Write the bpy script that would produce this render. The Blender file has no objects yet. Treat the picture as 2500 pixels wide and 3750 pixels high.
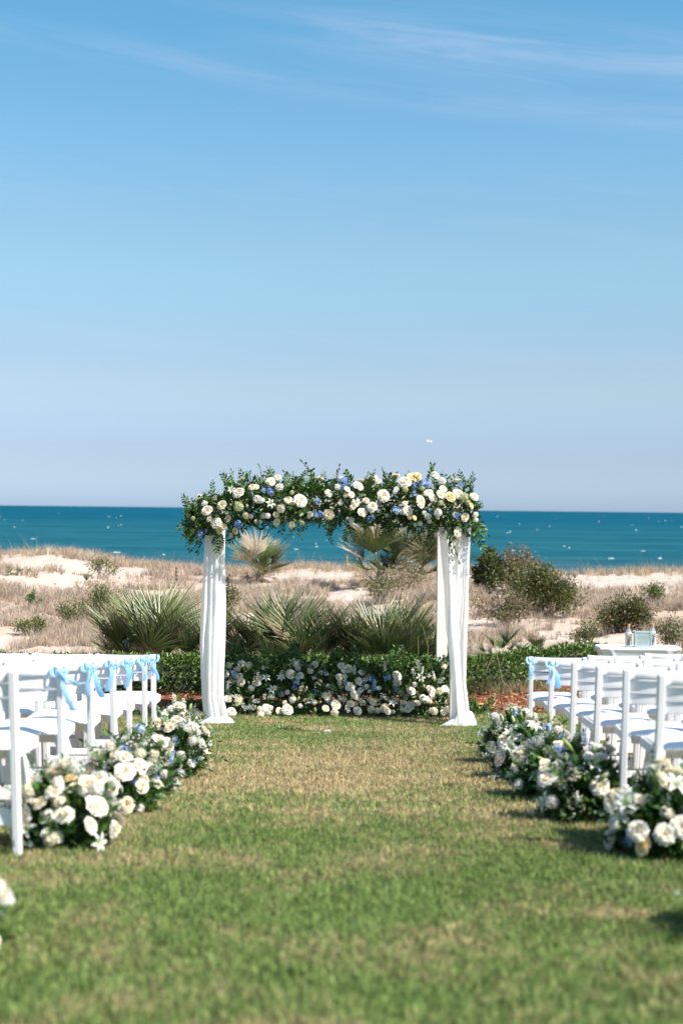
import bpy, math, random
import numpy as np
from mathutils import Vector, Matrix, Euler

# ------------------------------------------------------------------ camera, sky, sun, exposure
scene = bpy.context.scene
C = scene.collection
R = random.Random(7)
NR = np.random.RandomState(11)

F_PX = 5208.0                       # 50 mm lens, photograph 2500 x 3750
EYE = Vector((0.0, 0.0, 2.26))
yaw, pitch, roll = math.radians(0.33), math.radians(-0.13), math.radians(0.62)
fwd0 = Vector((-math.sin(yaw), math.cos(yaw), 0))
rt0 = Vector((math.cos(yaw), math.sin(yaw), 0))
fwd = (fwd0 * math.cos(pitch) + Vector((0, 0, 1)) * math.sin(pitch)).normalized()
up0 = rt0.cross(fwd).normalized()
rt = rt0 * math.cos(roll) + up0 * math.sin(roll)
up = up0 * math.cos(roll) - rt0 * math.sin(roll)
cam = bpy.data.cameras.new('camera')
cam.sensor_fit = 'VERTICAL'; cam.sensor_height = 36.0; cam.sensor_width = 24.0
cam.lens = 50.0; cam.clip_end = 60000; cam.clip_start = 0.05
cam.dof.use_dof = True; cam.dof.focus_distance = 15.0; cam.dof.aperture_fstop = 2.0
camo = bpy.data.objects.new('camera', cam); C.objects.link(camo)
m = Matrix.Identity(4)
for i in range(3):
    m[i][0], m[i][1], m[i][2], m[i][3] = rt[i], up[i], -fwd[i], EYE[i]
camo.matrix_world = m
scene.camera = camo

SUN = Vector((0.79, -0.43, 1.0)).normalized()
sun_el = math.asin(SUN.z); sun_az = math.atan2(SUN.x, SUN.y)
sl = bpy.data.lights.new('sun', 'SUN'); sl.energy = 4.6; sl.angle = math.radians(0.53); sl.color = (1.0, 0.95, 0.87)
so = bpy.data.objects.new('sun', sl); C.objects.link(so)
so.rotation_euler = SUN.to_track_quat('Z', 'Y').to_euler(); so.location = (10, -5, 20)

w = bpy.data.worlds.new('World'); scene.world = w; w.use_nodes = True
nt = w.node_tree; nt.nodes.clear()
def N(t, kind, **kw):
    n = t.nodes.new(kind)
    for k, v in kw.items():
        setattr(n, k, v)
    return n
def mathn(t, op, a, b=None, clamp=False):
    n = t.nodes.new('ShaderNodeMath'); n.operation = op; n.use_clamp = clamp
    for i, v in enumerate((a, b)):
        if v is None: continue
        if isinstance(v, (int, float)): n.inputs[i].default_value = v
        else: t.links.new(v, n.inputs[i])
    return n.outputs[0]
def mixc(t, fac, a, b, blend='MIX'):
    n = t.nodes.new('ShaderNodeMix'); n.data_type = 'RGBA'; n.blend_type = blend; n.clamp_factor = True
    for sock, v in ((n.inputs[0], fac), (n.inputs[6], a), (n.inputs[7], b)):
        if isinstance(v, (int, float)): sock.default_value = v
        elif isinstance(v, (tuple, list)): sock.default_value = (v[0], v[1], v[2], 1)
        else: t.links.new(v, sock)
    return n.outputs[2]
def maprange(t, v, a, b, c=0.0, d=1.0):
    n = t.nodes.new('ShaderNodeMapRange'); n.inputs[1].default_value = a; n.inputs[2].default_value = b
    n.inputs[3].default_value = c; n.inputs[4].default_value = d; n.interpolation_type = 'SMOOTHSTEP'
    t.links.new(v, n.inputs[0]); return n.outputs[0]
def noise(t, vec, scale, detail=4, rough=0.55, dist=0.0):
    n = t.nodes.new('ShaderNodeTexNoise'); n.inputs['Scale'].default_value = scale
    n.inputs['Detail'].default_value = detail; n.inputs['Roughness'].default_value = rough
    n.inputs['Distortion'].default_value = dist
    if vec is not None: t.links.new(vec, n.inputs['Vector'])
    return n.outputs['Fac']

sky = N(nt, 'ShaderNodeTexSky', sky_type='NISHITA')
sky.sun_disc = False; sky.sun_elevation = sun_el; sky.sun_rotation = sun_az
sky.air_density = 1.0; sky.dust_density = 0.6; sky.ozone_density = 2.2; sky.altitude = 0
tc = N(nt, 'ShaderNodeTexCoord'); sep = N(nt, 'ShaderNodeSeparateXYZ')
nt.links.new(tc.outputs['Generated'], sep.inputs[0])
X, Y, Z = sep.outputs
hlen = mathn(nt, 'SQRT', mathn(nt, 'ADD', mathn(nt, 'MULTIPLY', X, X), mathn(nt, 'MULTIPLY', Y, Y)))
tanel = mathn(nt, 'DIVIDE', Z, mathn(nt, 'MAXIMUM', hlen, 0.02))
az = mathn(nt, 'ARCTAN2', X, Y)
# tint of this coast's air: a little less green low down, cyan higher up (whole dome, by elevation)
ramp = N(nt, 'ShaderNodeValToRGB'); ramp.color_ramp.interpolation = 'EASE'
for i, (pos, cc) in enumerate([(0.0, (.495, .66, 1.08)), (.04, (.465, .535, .78)), (.09, (.585, .615, .68)), (.18, (.66, .785, .745)), (.27, (.59, .85, .85)), (.35, (.50, .88, .89)), (1.0, (.72, .92, .92))]):
    el_ = ramp.color_ramp.elements[i] if i < 2 else ramp.color_ramp.elements.new(pos)
    el_.position = pos; el_.color = (*cc, 1)
nt.links.new(tanel, ramp.inputs[0]); tint = ramp.outputs[0]
skyc = mixc(nt, 1.0, sky.outputs[0], tint, 'MULTIPLY')
# cirrus wisps
comb = N(nt, 'ShaderNodeCombineXYZ')
nt.links.new(mathn(nt, 'MULTIPLY', az, 3.0), comb.inputs[0])
nt.links.new(mathn(nt, 'MULTIPLY', mathn(nt, 'ADD', tanel, mathn(nt, 'MULTIPLY', az, 0.14)), 34.0), comb.inputs[1])
wn = noise(nt, comb.outputs[0], 1.6, 7, 0.62, 0.6)
def band(e0, slope, width):
    d = mathn(nt, 'SUBTRACT', mathn(nt, 'ADD', tanel, mathn(nt, 'MULTIPLY', az, slope)), e0)
    q = mathn(nt, 'DIVIDE', d, width)
    return mathn(nt, 'POWER', 2.718, mathn(nt, 'MULTIPLY', mathn(nt, 'MULTIPLY', q, q), -1.0))
b1 = mathn(nt, 'MULTIPLY', band(0.338, 0.15, 0.021), maprange(nt, az, -0.16, 0.10))
b2 = mathn(nt, 'MULTIPLY', band(0.296, 0.125, 0.009), 0.45)
b3 = mathn(nt, 'MULTIPLY', band(0.112, 0.03, 0.012), 0.30)
b4 = mathn(nt, 'MULTIPLY', band(0.215, 0.02, 0.03), 0.18)
bsum = mathn(nt, 'ADD', mathn(nt, 'ADD', b1, b2), mathn(nt, 'ADD', b3, b4))
gen = mathn(nt, 'MULTIPLY', maprange(nt, wn, 0.55, 0.9), 0.06)
cl = mathn(nt, 'ADD', mathn(nt, 'MULTIPLY', bsum, maprange(nt, wn, 0.30, 0.72)), gen)
cl = mathn(nt, 'MULTIPLY', cl, maprange(nt, tanel, 0.02, 0.1))
cfac = mathn(nt, 'MINIMUM', mathn(nt, 'MULTIPLY', cl, 0.42), 0.6)
skyc = mixc(nt, cfac, skyc, (3.3, 3.65, 4.6))
bg = N(nt, 'ShaderNodeBackground'); bg.inputs[1].default_value = 0.088
nt.links.new(skyc, bg.inputs[0])
wo = N(nt, 'ShaderNodeOutputWorld'); nt.links.new(bg.outputs[0], wo.inputs[0])

scene.view_settings.view_transform = 'Standard'
scene.view_settings.look = 'None'
scene.view_settings.gamma = 1.0
scene.view_settings.use_curve_mapping = False
scene.view_settings.exposure = 1.2
scene.render.engine = 'CYCLES'
scene.cycles.use_denoising = True
scene.cycles.max_bounces = 8; scene.cycles.transparent_max_bounces = 12
scene.cycles.sample_clamp_indirect = 6.0

# ------------------------------------------------------------------ helpers
def ray(px, py):
    return (fwd + rt * ((px - 1250) / F_PX) + up * ((1875 - py) / F_PX))
def at(px, py, y):
    d = ray(px, py); return EYE + d * (y / d.y)
def lawn_z(x, y):
    z = 0.0874 * (14.8 - y) if y < 14.3 else (0.0874 * (15.3 - y) ** 2 / 2.0 if y < 15.3 else 0.0)
    if x > 1.5: z += 0.04 * (x - 1.5) * max(0.0, min(1.0, (15.5 - y) / 3.0))
    return z
def ground_at(px, py):
    d = ray(px, py); t = 2.0
    for i in range(6000):
        p = EYE + d * t
        if p.z <= lawn_z(p.x, p.y): return p
        t += 0.006
    return p

def tag(o, label=None, cat=None, group=None, kind=None):
    if label: o['label'] = label
    if cat: o['category'] = cat
    if group: o['group'] = group
    if kind: o['kind'] = kind
    return o
def thing(name, label, cat, loc=(0, 0, 0), rz=0.0, group=None):
    o = bpy.data.objects.new(name, None); C.objects.link(o)
    o.location = loc; o.rotation_euler = (0, 0, rz); o.empty_display_size = 0.1
    return tag(o, label, cat, group)
def put(name, me, parent=None, mat4=None, loc=None):
    o = bpy.data.objects.new(name, me); C.objects.link(o)
    if parent: o.parent = parent
    if mat4 is not None: o.matrix_local = mat4
    elif loc is not None: o.location = loc
    return o
def copy_tree(src, parent=None):
    c = src.copy(); C.objects.link(c)
    if parent: c.parent = parent
    for ch in src.children: copy_tree(ch, c)
    return c

class MB:
    def __init__(s): s.v = []; s.f = []; s.c = []
    def add(s, vs, fs, col=(1, 1, 1)):
        o = len(s.v); s.v.extend([tuple(p) for p in vs]); s.f.extend([tuple(i + o for i in f) for f in fs])
        if isinstance(col, list): s.c.extend(col)
        else: s.c.extend([col] * len(vs))
        return s
    def box(s, a, b, col=(1, 1, 1), ch=0.0, M=None):
        (x0, y0, z0), (x1, y1, z1) = a, b
        if ch <= 0:
            vs = [(x0,y0,z0),(x1,y0,z0),(x1,y1,z0),(x0,y1,z0),(x0,y0,z1),(x1,y0,z1),(x1,y1,z1),(x0,y1,z1)]
            fs = [(0,3,2,1),(4,5,6,7),(0,1,5,4),(1,2,6,5),(2,3,7,6),(3,0,4,7)]
        else:
            def ring(z, q):
                return [(x0+ch+q,y0+q,z),(x1-ch-q,y0+q,z),(x1-q,y0+ch+q,z),(x1-q,y1-ch-q,z),(x1-ch-q,y1-q,z),(x0+ch+q,y1-q,z),(x0+q,y1-ch-q,z),(x0+q,y0+ch+q,z)]
            vs = ring(z0, ch*.6) + ring(z0+ch, 0) + ring(z1-ch, 0) + ring(z1, ch*.6)
            fs = [tuple(range(7,-1,-1)), tuple(range(24,32))]
            for k in range(3):
                for i in range(8):
                    j = (i+1) % 8; fs.append((k*8+i, k*8+j, k*8+8+j, k*8+8+i))
        if M is not None: vs = [M @ Vector(p) for p in vs]
        return s.add(vs, fs, col)
    def bar(s, pts, r, n=6, col=(1, 1, 1)):
        """tube through pts; r number or list"""
        pts = [Vector(p) for p in pts]; k = len(pts)
        vs = []; fs = []
        for i, p in enumerate(pts):
            t = (pts[min(i+1, k-1)] - pts[max(i-1, 0)]).normalized()
            a = t.cross(Vector((0.31, 0.9, 0.17))); a = a.normalized() if a.length > 1e-4 else Vector((1, 0, 0))
            b = t.cross(a); rr = r[i] if isinstance(r, (list, tuple)) else r
            for q in range(n):
                an = 2*math.pi*q/n; vs.append(p + (a*math.cos(an) + b*math.sin(an))*rr)
        for i in range(k-1):
            for q in range(n):
                j = (q+1) % n; fs.append((i*n+q, i*n+j, (i+1)*n+j, (i+1)*n+q))
        fs.append(tuple(range(n-1, -1, -1))); fs.append(tuple(range((k-1)*n, k*n)))
        return s.add(vs, fs, col)
    def grid(s, P, col=(1, 1, 1), close=False):
        """P[i][j] rows of points"""
        n, k = len(P), len(P[0]); vs = [p for row in P for p in row]; fs = []
        for i in range(n-1):
            for j in range(k if close else k-1):
                j2 = (j+1) % k; fs.append((i*k+j, i*k+j2, (i+1)*k+j2, (i+1)*k+j))
        return s.add(vs, fs, col)
    def lathe(s, prof, n=20, col=(1, 1, 1), cap=True):
        P = [[(r*math.cos(2*math.pi*j/n), r*math.sin(2*math.pi*j/n), z) for j in range(n)] for r, z in prof]
        base = len(s.v); s.grid(P, col, True)
        if cap:
            s.f.append(tuple(base+j for j in range(n-1, -1, -1))); s.f.append(tuple(base+(len(prof)-1)*n+j for j in range(n)))
        return s
    def mesh(s, name, mat, smooth=False):
        me = bpy.data.meshes.new(name); me.from_pydata(s.v, [], s.f)
        ca = me.color_attributes.new('Col', 'FLOAT_COLOR', 'POINT')
        arr = np.ones((len(s.v), 4), np.float32); arr[:, :3] = np.array(s.c, np.float32).reshape(-1, 3)
        ca.data.foreach_set('color', arr.ravel())
        me.materials.append(mat)
        if smooth: me.polygons.foreach_set('use_smooth', [True]*len(me.polygons))
        me.update(); return me
    def obj(s, name, mat, parent=None, smooth=False, loc=None, mat4=None):
        return put(name, s.mesh(name, mat, smooth), parent, mat4, loc)

def np_mesh(name, V, Fc, col, mat, smooth=False):
    """V (n,3), Fc (m,k) all same size, col (n,3)"""
    me = bpy.data.meshes.new(name); n, mF, k = len(V), len(Fc), Fc.shape[1]
    me.vertices.add(n); me.vertices.foreach_set('co', V.astype(np.float32).ravel())
    me.loops.add(mF*k); me.loops.foreach_set('vertex_index', Fc.astype(np.int32).ravel())
    me.polygons.add(mF); me.polygons.foreach_set('loop_start', np.arange(0, mF*k, k, dtype=np.int32))
    if smooth: me.polygons.foreach_set('use_smooth', np.ones(mF, bool))
    ca = me.color_attributes.new('Col', 'FLOAT_COLOR', 'POINT')
    arr = np.ones((n, 4), np.float32); arr[:, :3] = col; ca.data.foreach_set('color', arr.ravel())
    me.materials.append(mat); me.update(); me.validate(); return me

def vnoise(x, y, seed=0):
    x = np.asarray(x, float); y = np.asarray(y, float)
    xi = np.floor(x).astype(np.int64); yi = np.floor(y).astype(np.int64); fx = x-xi; fy = y-yi
    def h(a, b):
        n = (a*374761393 + b*668265263 + seed*1442695041) & 0x7fffffff
        n = ((n ^ (n >> 13)) * 1274126177) & 0x7fffffff
        return ((n ^ (n >> 16)) & 0xffff) / 65535.0
    u = fx*fx*(3-2*fx); v = fy*fy*(3-2*fy)
    return (h(xi,yi)*(1-u)+h(xi+1,yi)*u)*(1-v) + (h(xi,yi+1)*(1-u)+h(xi+1,yi+1)*u)*v
def fbm(x, y, seed=0, o=4):
    s = 0; a = 0.5; q = 0
    for i in range(o):
        s = s + a*vnoise(np.asarray(x)*2**i, np.asarray(y)*2**i, seed+i*17); q += a; a *= .5
    return s/q

def rot_to(d, spin=0.0):
    d = Vector(d).normalized()
    return d.to_track_quat('Z', 'Y').to_matrix().to_4x4() @ Matrix.Rotation(spin, 4, 'Z')
def xf(p, d, s=1.0, spin=None, sz=None):
    if spin is None: spin = R.uniform(0, 6.28)
    return Matrix.Translation(p) @ rot_to(d, spin) @ Matrix.Diagonal((s, s, s if sz is None else sz, 1))

# ------------------------------------------------------------------ materials
def new_mat(name):
    mt = bpy.data.materials.new(name); mt.use_nodes = True; t = mt.node_tree; t.nodes.clear()
    out = N(t, 'ShaderNodeOutputMaterial'); p = N(t, 'ShaderNodeBsdfPrincipled'); t.links.new(p.outputs[0], out.inputs[0])
    return mt, t, p, out
def col_mat(name, rough=0.55, spec=0.4, trans=0.0, vary=0.25, nscale=30.0, hue=0.02, bump=0.0, bscale=200.0):
    """surface whose colour is the mesh's own 'Col' attribute, broken up by noise and per-object variation"""
    mt, t, p, out = new_mat(name)
    at_ = N(t, 'ShaderNodeVertexColor', layer_name='Col'); oi = N(t, 'ShaderNodeObjectInfo'); g = N(t, 'ShaderNodeNewGeometry')
    n1 = noise(t, g.outputs['Position'], nscale, 3)
    k = mathn(t, 'ADD', mathn(t, 'MULTIPLY', n1, vary*1.2), mathn(t, 'MULTIPLY', oi.outputs['Random'], vary*0.8))
    k = mathn(t, 'ADD', k, 1.0 - vary)
    hs = N(t, 'ShaderNodeHueSaturation')
    t.links.new(at_.outputs['Color'], hs.inputs['Color']); t.links.new(k, hs.inputs['Value'])
    t.links.new(mathn(t, 'ADD', mathn(t, 'MULTIPLY', mathn(t, 'SUBTRACT', oi.outputs['Random'], 0.5), hue*2), 0.5), hs.inputs['Hue'])
    t.links.new(hs.outputs[0], p.inputs['Base Color'])
    p.inputs['Roughness'].default_value = rough; p.inputs['Specular IOR Level'].default_value = spec
    if bump > 0:
        b = N(t, 'ShaderNodeBump'); b.inputs['Strength'].default_value = bump; b.inputs['Distance'].default_value = 0.004
        t.links.new(noise(t, g.outputs['Position'], bscale, 3), b.inputs['Height']); t.links.new(b.outputs[0], p.inputs['Normal'])
    if trans > 0:
        tr = N(t, 'ShaderNodeBsdfTranslucent'); mx = N(t, 'ShaderNodeMixShader'); mx.inputs[0].default_value = trans
        t.links.new(hs.outputs[0], tr.inputs[0]); t.links.new(p.outputs[0], mx.inputs[1]); t.links.new(tr.outputs[0], mx.inputs[2])
        t.links.new(mx.outputs[0], out.inputs[0])
    return mt
M_leaf = col_mat('leaf', 0.42, 0.36, 0.26, 0.45, 18.0, 0.02)
M_petal = col_mat('petal', 0.6, 0.3, 0.40, 0.08, 40.0, 0.006)
M_palm = col_mat('palm_frond', 0.42, 0.36, 0.14, 0.4, 9.0, 0.015)
M_dry = col_mat('dry_grass', 0.8, 0.2, 0.2, 0.35, 1.2, 0.01)
M_wood = col_mat('wood', 0.7, 0.3, 0.0, 0.3, 14.0, 0.01, 0.4, 90.0)
M_bark = col_mat('bark_chip', 0.85, 0.2, 0.0, 0.5, 22.0, 0.015, 0.6, 160.0)
M_plain = col_mat('painted', 0.5, 0.4, 0.0, 0.08, 6.0, 0.0)
M_chair = col_mat('chair_resin', 0.42, 0.45, 0.0, 0.06, 7.0, 0.0, 0.05, 60.0)
M_ribbon = col_mat('satin_ribbon', 0.35, 0.5, 0.3, 0.12, 12.0, 0.0)
M_cork = col_mat('cork', 0.8, 0.2, 0.0, 0.3, 200.0, 0.01)
M_whitewash = None

def cloth_mat(name, col, trans, scale, sheer=0.0):
    mt, t, p, out = new_mat(name)
    g = N(t, 'ShaderNodeNewGeometry')
    n1 = noise(t, g.outputs['Position'], 4.0, 3)
    c = mixc(t, n1, tuple(q*0.96 for q in col), col)
    t.links.new(c, p.inputs['Base Color']); p.inputs['Roughness'].default_value = 0.75
    p.inputs['Specular IOR Level'].default_value = 0.2; p.inputs['Sheen Weight'].default_value = 0.15
    b = N(t, 'ShaderNodeBump'); b.inputs['Strength'].default_value = 0.12; b.inputs['Distance'].default_value = 0.003
    t.links.new(noise(t, g.outputs['Position'], scale, 3), b.inputs['Height']); t.links.new(b.outputs[0], p.inputs['Normal'])
    tr = N(t, 'ShaderNodeBsdfTranslucent'); t.links.new(c, tr.inputs[0]); mx = N(t, 'ShaderNodeMixShader'); mx.inputs[0].default_value = trans
    t.links.new(p.outputs[0], mx.inputs[1]); t.links.new(tr.outputs[0], mx.inputs[2]); t.links.new(mx.outputs[0], out.inputs[0])
    if sheer > 0:
        tp_ = N(t, 'ShaderNodeBsdfTransparent'); m2 = N(t, 'ShaderNodeMixShader'); m2.inputs[0].default_value = sheer
        t.links.new(mx.outputs[0], m2.inputs[1]); t.links.new(tp_.outputs[0], m2.inputs[2]); t.links.new(m2.outputs[0], out.inputs[0])
    return mt
M_chiffon = cloth_mat('chiffon', (0.92, 0.90, 0.90), 0.45, 45.0, 0.14)
M_cloth = cloth_mat('table_linen', (0.80, 0.81, 0.85), 0.1, 90.0)

def turf_mat(name, blade):
    mt, t, p, out = new_mat(name)
    g = N(t, 'ShaderNodeNewGeometry'); sp = N(t, 'ShaderNodeSeparateXYZ'); t.links.new(g.outputs['Position'], sp.inputs[0])
    big = noise(t, g.outputs['Position'], 1.1, 3, 0.6); mid = noise(t, g.outputs['Position'], 3.2, 4, 0.6); fine = noise(t, g.outputs['Position'], 20.0, 4, 0.7)
    # worn, sun-dried turf along the middle of the aisle between the rows of chairs
    ay = mathn(t, 'MULTIPLY', maprange(t, sp.outputs[1], 6.2, 9.6), maprange(t, sp.outputs[1], 13.2, 10.4))
    k = mathn(t, 'ADD', mathn(t, 'MULTIPLY', big, 0.62), mathn(t, 'MULTIPLY', mid, 0.42))
    k = mathn(t, 'ADD', k, mathn(t, 'MULTIPLY', ay, 0.09))
    k = mathn(t, 'SUBTRACT', k, maprange(t, sp.outputs[1], 7.2, 5.0, 0.0, 0.055))
    k = mathn(t, 'ADD', k, mathn(t, 'MULTIPLY', mathn(t, 'SUBTRACT', fine, 0.5), 0.75))
    dry = maprange(t, k, 0.43, 0.66)
    at_ = N(t, 'ShaderNodeVertexColor', layer_name='Col')
    if blade:
        green = mixc(t, at_.outputs['Color'], TURF[0], TURF[1]); tan = mixc(t, at_.outputs['Color'], TURF[2], TURF[3])
    else:
        green = mixc(t, fine, TURF[4], TURF[5]); tan = mixc(t, fine, TURF[6], TURF[7])
    c = mixc(t, dry, green, tan); mot = maprange(t, noise(t, g.outputs['Position'], 24.0, 3, 0.65), .34, .62, .58, 1.42)
    hs = N(t, 'ShaderNodeHueSaturation'); t.links.new(c, hs.inputs['Color']); t.links.new(mot, hs.inputs['Value']); c = hs.outputs[0]
    t.links.new(c, p.inputs['Base Color'])
    p.inputs['Roughness'].default_value = 0.7; p.inputs['Specular IOR Level'].default_value = 0.25
    if blade:
        tr = N(t, 'ShaderNodeBsdfTranslucent'); t.links.new(c, tr.inputs[0]); mx = N(t, 'ShaderNodeMixShader'); mx.inputs[0].default_value = 0.3
        t.links.new(p.outputs[0], mx.inputs[1]); t.links.new(tr.outputs[0], mx.inputs[2]); t.links.new(mx.outputs[0], out.inputs[0])
    return mt
TURF = [(0.076, 0.138, 0.030), (0.220, 0.275, 0.088), (0.27, 0.215, 0.105), (0.43, 0.345, 0.20),
        (0.056, 0.098, 0.026), (0.130, 0.180, 0.060), (0.20, 0.155, 0.082), (0.37, 0.285, 0.175)]
M_turf = turf_mat('turf', False); M_blade = turf_mat('turf_blade', True)

def sand_mat():
    mt, t, p, out = new_mat('dune_sand')
    g = N(t, 'ShaderNodeNewGeometry')
    a = noise(t, g.outputs['Position'], 0.8, 5, 0.6); b_ = noise(t, g.outputs['Position'], 6.0, 4, 0.6)
    c = mixc(t, a, (0.37, 0.29, 0.245), (0.535, 0.445, 0.39)); c = mixc(t, maprange(t, b_, 0.50, 0.72, 0, .55), c, (0.26, 0.19, 0.13)); c = mixc(t, maprange(t, noise(t, g.outputs['Position'], 26.0, 3, 0.7), 0.54, 0.70, 0, .7), c, (0.20, 0.15, 0.11))
    at_ = N(t, 'ShaderNodeVertexColor', layer_name='Col'); c = mixc(t, 1.0, c, at_.outputs['Color'], 'MULTIPLY')
    t.links.new(c, p.inputs['Base Color']); p.inputs['Roughness'].default_value = 0.9; p.inputs['Specular IOR Level'].default_value = 0.15
    bm = N(t, 'ShaderNodeBump'); bm.inputs['Strength'].default_value = 0.8; bm.inputs['Distance'].default_value = 0.06
    t.links.new(noise(t, g.outputs['Position'], 5.0, 5), bm.inputs['Height']); t.links.new(bm.outputs[0], p.inputs['Normal'])
    return mt
M_sand = sand_mat()
def sea_mat():
    mt, t, p, out = new_mat('sea_water')
    g = N(t, 'ShaderNodeNewGeometry'); sp = N(t, 'ShaderNodeSeparateXYZ'); t.links.new(g.outputs['Position'], sp.inputs[0])
    mp = N(t, 'ShaderNodeMapping'); mp.inputs['Scale'].default_value = (0.25, 0.7, 1); t.links.new(g.outputs['Position'], mp.inputs[0])
    deep = maprange(t, sp.outputs[1], 130, 900); deep2 = maprange(t, sp.outputs[1], 105, 190)
    c = mixc(t, deep2, (0.040, 0.085, 0.105), (0.009, 0.078, 0.108)); c = mixc(t, deep, c, (0.0015, 0.064, 0.108))
    mp2 = N(t, 'ShaderNodeMapping'); mp2.inputs['Scale'].default_value = (0.012, 0.05, 1); t.links.new(g.outputs['Position'], mp2.inputs[0])
    n2 = noise(t, mp2.outputs[0], 1.0, 6, 0.65); n3 = noise(t, mp.outputs[0], 0.35, 4, 0.6)
    k = mathn(t, 'ADD', mathn(t, 'MULTIPLY', n2, 0.55), mathn(t, 'MULTIPLY', n3, 0.45))
    c = mixc(t, maprange(t, k, 0.42, 0.62), mixc(t, 1.0, c, (0.50, 0.78, 0.84), 'MULTIPLY'), mixc(t, 1.0, c, (1.6, 1.18, 1.10), 'MULTIPLY'))
    bm = N(t, 'ShaderNodeBump'); bm.inputs['Strength'].default_value = 0.7; bm.inputs['Distance'].default_value = 0.6
    t.links.new(noise(t, mp.outputs[0], 0.8, 5, 0.6), bm.inputs['Height'])
    df = N(t, 'ShaderNodeBsdfDiffuse'); gl = N(t, 'ShaderNodeBsdfGlossy'); gl.inputs['Roughness'].default_value = 0.35
    mx = N(t, 'ShaderNodeMixShader'); mx.inputs[0].default_value = 0.035
    t.links.new(c, df.inputs[0]); t.links.new(bm.outputs[0], df.inputs['Normal']); t.links.new(bm.outputs[0], gl.inputs['Normal'])
    t.links.new(df.outputs[0], mx.inputs[1]); t.links.new(gl.outputs[0], mx.inputs[2]); t.links.new(mx.outputs[0], out.inputs[0])
    return mt
M_sea = sea_mat()
def glass_mat(name, tint, clear):
    mt, t, p, out = new_mat(name)
    p.inputs['Base Color'].default_value = (*tint, 1); p.inputs['Roughness'].default_value = 0.03; p.inputs['IOR'].default_value = 1.45
    p.inputs['Transmission Weight'].default_value = 0.2
    tr = N(t, 'ShaderNodeBsdfTransparent'); tr.inputs[0].default_value = (0.93, 0.97, 0.97, 1)
    mx = N(t, 'ShaderNodeMixShader'); mx.inputs[0].default_value = clear
    t.links.new(p.outputs[0], mx.inputs[1]); t.links.new(tr.outputs[0], mx.inputs[2]); t.links.new(mx.outputs[0], out.inputs[0])
    return mt
M_glass = glass_mat('bottle_glass', (0.75, 0.85, 0.88), 0.7); M_edge = glass_mat('glass_edge', (0.50, 0.68, 0.72), 0.35)

# ------------------------------------------------------------------ terrain, sea
crest_px = [(-2500, 2040), (-900, 2045), (0, 2034), (200, 2026), (330, 2040), (450, 2068), (700, 2090), (900, 2098), (1100, 2084), (1268, 2090), (1600, 2088), (1900, 2112), (2300, 2104), (2500, 2096), (3400, 2075), (5200, 2060)]
CX = []; CZ = []
for px, py in crest_px:
    p = at(px, py, 40.0); CX.append(p.x); CZ.append(p.z)
def dune_z(x, y):
    x = np.asarray(x, float); y = np.asarray(y, float)
    cz = np.interp(x, CX, CZ)
    t = np.clip((y-18.6)/(40-18.6), 0, 1)
    z = cz*(0.72*t + 0.28*t*t*(3-2*t)) + 0.0
    bump = (fbm(x*.42+3, y*.34, 5)-.5)*.75 + (fbm(x*1.3, y*1.1, 9)-.5)*.22
    z = z + bump*np.clip((y-18.9)/5, 0, 1)*np.clip((41.5-y)/7, 0.0, 1)*0.75
    t2 = np.clip((y-40.5)/22, 0, 1); z = z*(1-t2) + (-3.0)*t2*t2*(3-2*t2)
    z = np.where(y > 62, -3.0 - (y-62)*0.02, z)
    return z
def terr_z(x, y):
    x = np.asarray(x, float); y = np.asarray(y, float)
    zl = np.where(y < 14.3, 0.0874*(14.8-y), np.where(y < 15.3, 0.0874*(15.3-y)**2/2, 0.0))
    zl = zl + np.where(x > 1.5, .04*(x-1.5)*np.clip((15.5-y)/3, 0, 1), 0)
    return np.where(y < 18.0, zl-0.03, dune_z(x, y)-0.03*np.clip((19.5-y)/1.5, 0, 1))
BARE = []      # bare sand patches in the dune grass: x, y, rx, ry
for px, py, yy, rx, ry in [(260, 2075, 37.0, 1.7, 2.2), (110, 2130, 32, 1.0, .8), (1000, 2165, 27, .6, .45), (2330, 2120, 37.5, 2.8, 3.0), (2150, 2115, 38, 1.2, 2.0),
                           (1180, 2165, 27.5, .4, .35), (1330, 2190, 26, .35, .3), (60, 2330, 22.5, .5, .5), (280, 2360, 21.3, .6, .5), (130, 2370, 21.0, .8, .6), (1760, 2310, 22, .7, .6),
                           (2050, 2290, 23, .55, .6), (2100, 2330, 22, .9, .6), (640, 2290, 22.8, .6, .5), (830, 2190, 26, .7, .5), (350, 2225, 25.5, .6, .5), (1100, 2200, 25, .7, .4), (440, 2330, 22.2, .5, .4), (1440, 2170, 27, .5, .5), (560, 2120, 33, .8, .8)]:
    p = at(px, py, yy); BARE.append((p.x, yy, rx, ry))
def grass_mask(x, y):
    k = fbm(x*.55+9, y*.42+2, 31)*1.0 + (fbm(x*1.9, y*1.6, 37)-.5)*.35
    for bx, by, rx, ry in BARE:
        q = ((x-bx)/rx)**2 + ((y-by)/ry)**2
        k = k - (0.62 if rx > 1.4 else .5)*np.exp(-q*1.1)
    return k
nx, ny = 300, 330
gx = np.concatenate([np.linspace(-9, 9, 220) ]); gx = np.concatenate([np.linspace(-70, -9.6, 40), gx, np.linspace(9.6, 70, 40)])
gy = np.concatenate([np.linspace(-12, 17.8, 60), np.linspace(18, 43, 190), np.linspace(43.6, 70, 40), np.linspace(75, 140, 10)])
GX, GY = np.meshgrid(gx, gy); GZ = terr_z(GX, GY)
V = np.stack([GX.ravel(), GY.ravel(), GZ.ravel()], 1); a, b = GX.shape
idx = np.arange(a*b).reshape(a, b)
Fq = np.stack([idx[:-1, :-1].ravel(), idx[:-1, 1:].ravel(), idx[1:, 1:].ravel(), idx[1:, :-1].ravel()], 1)
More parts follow.
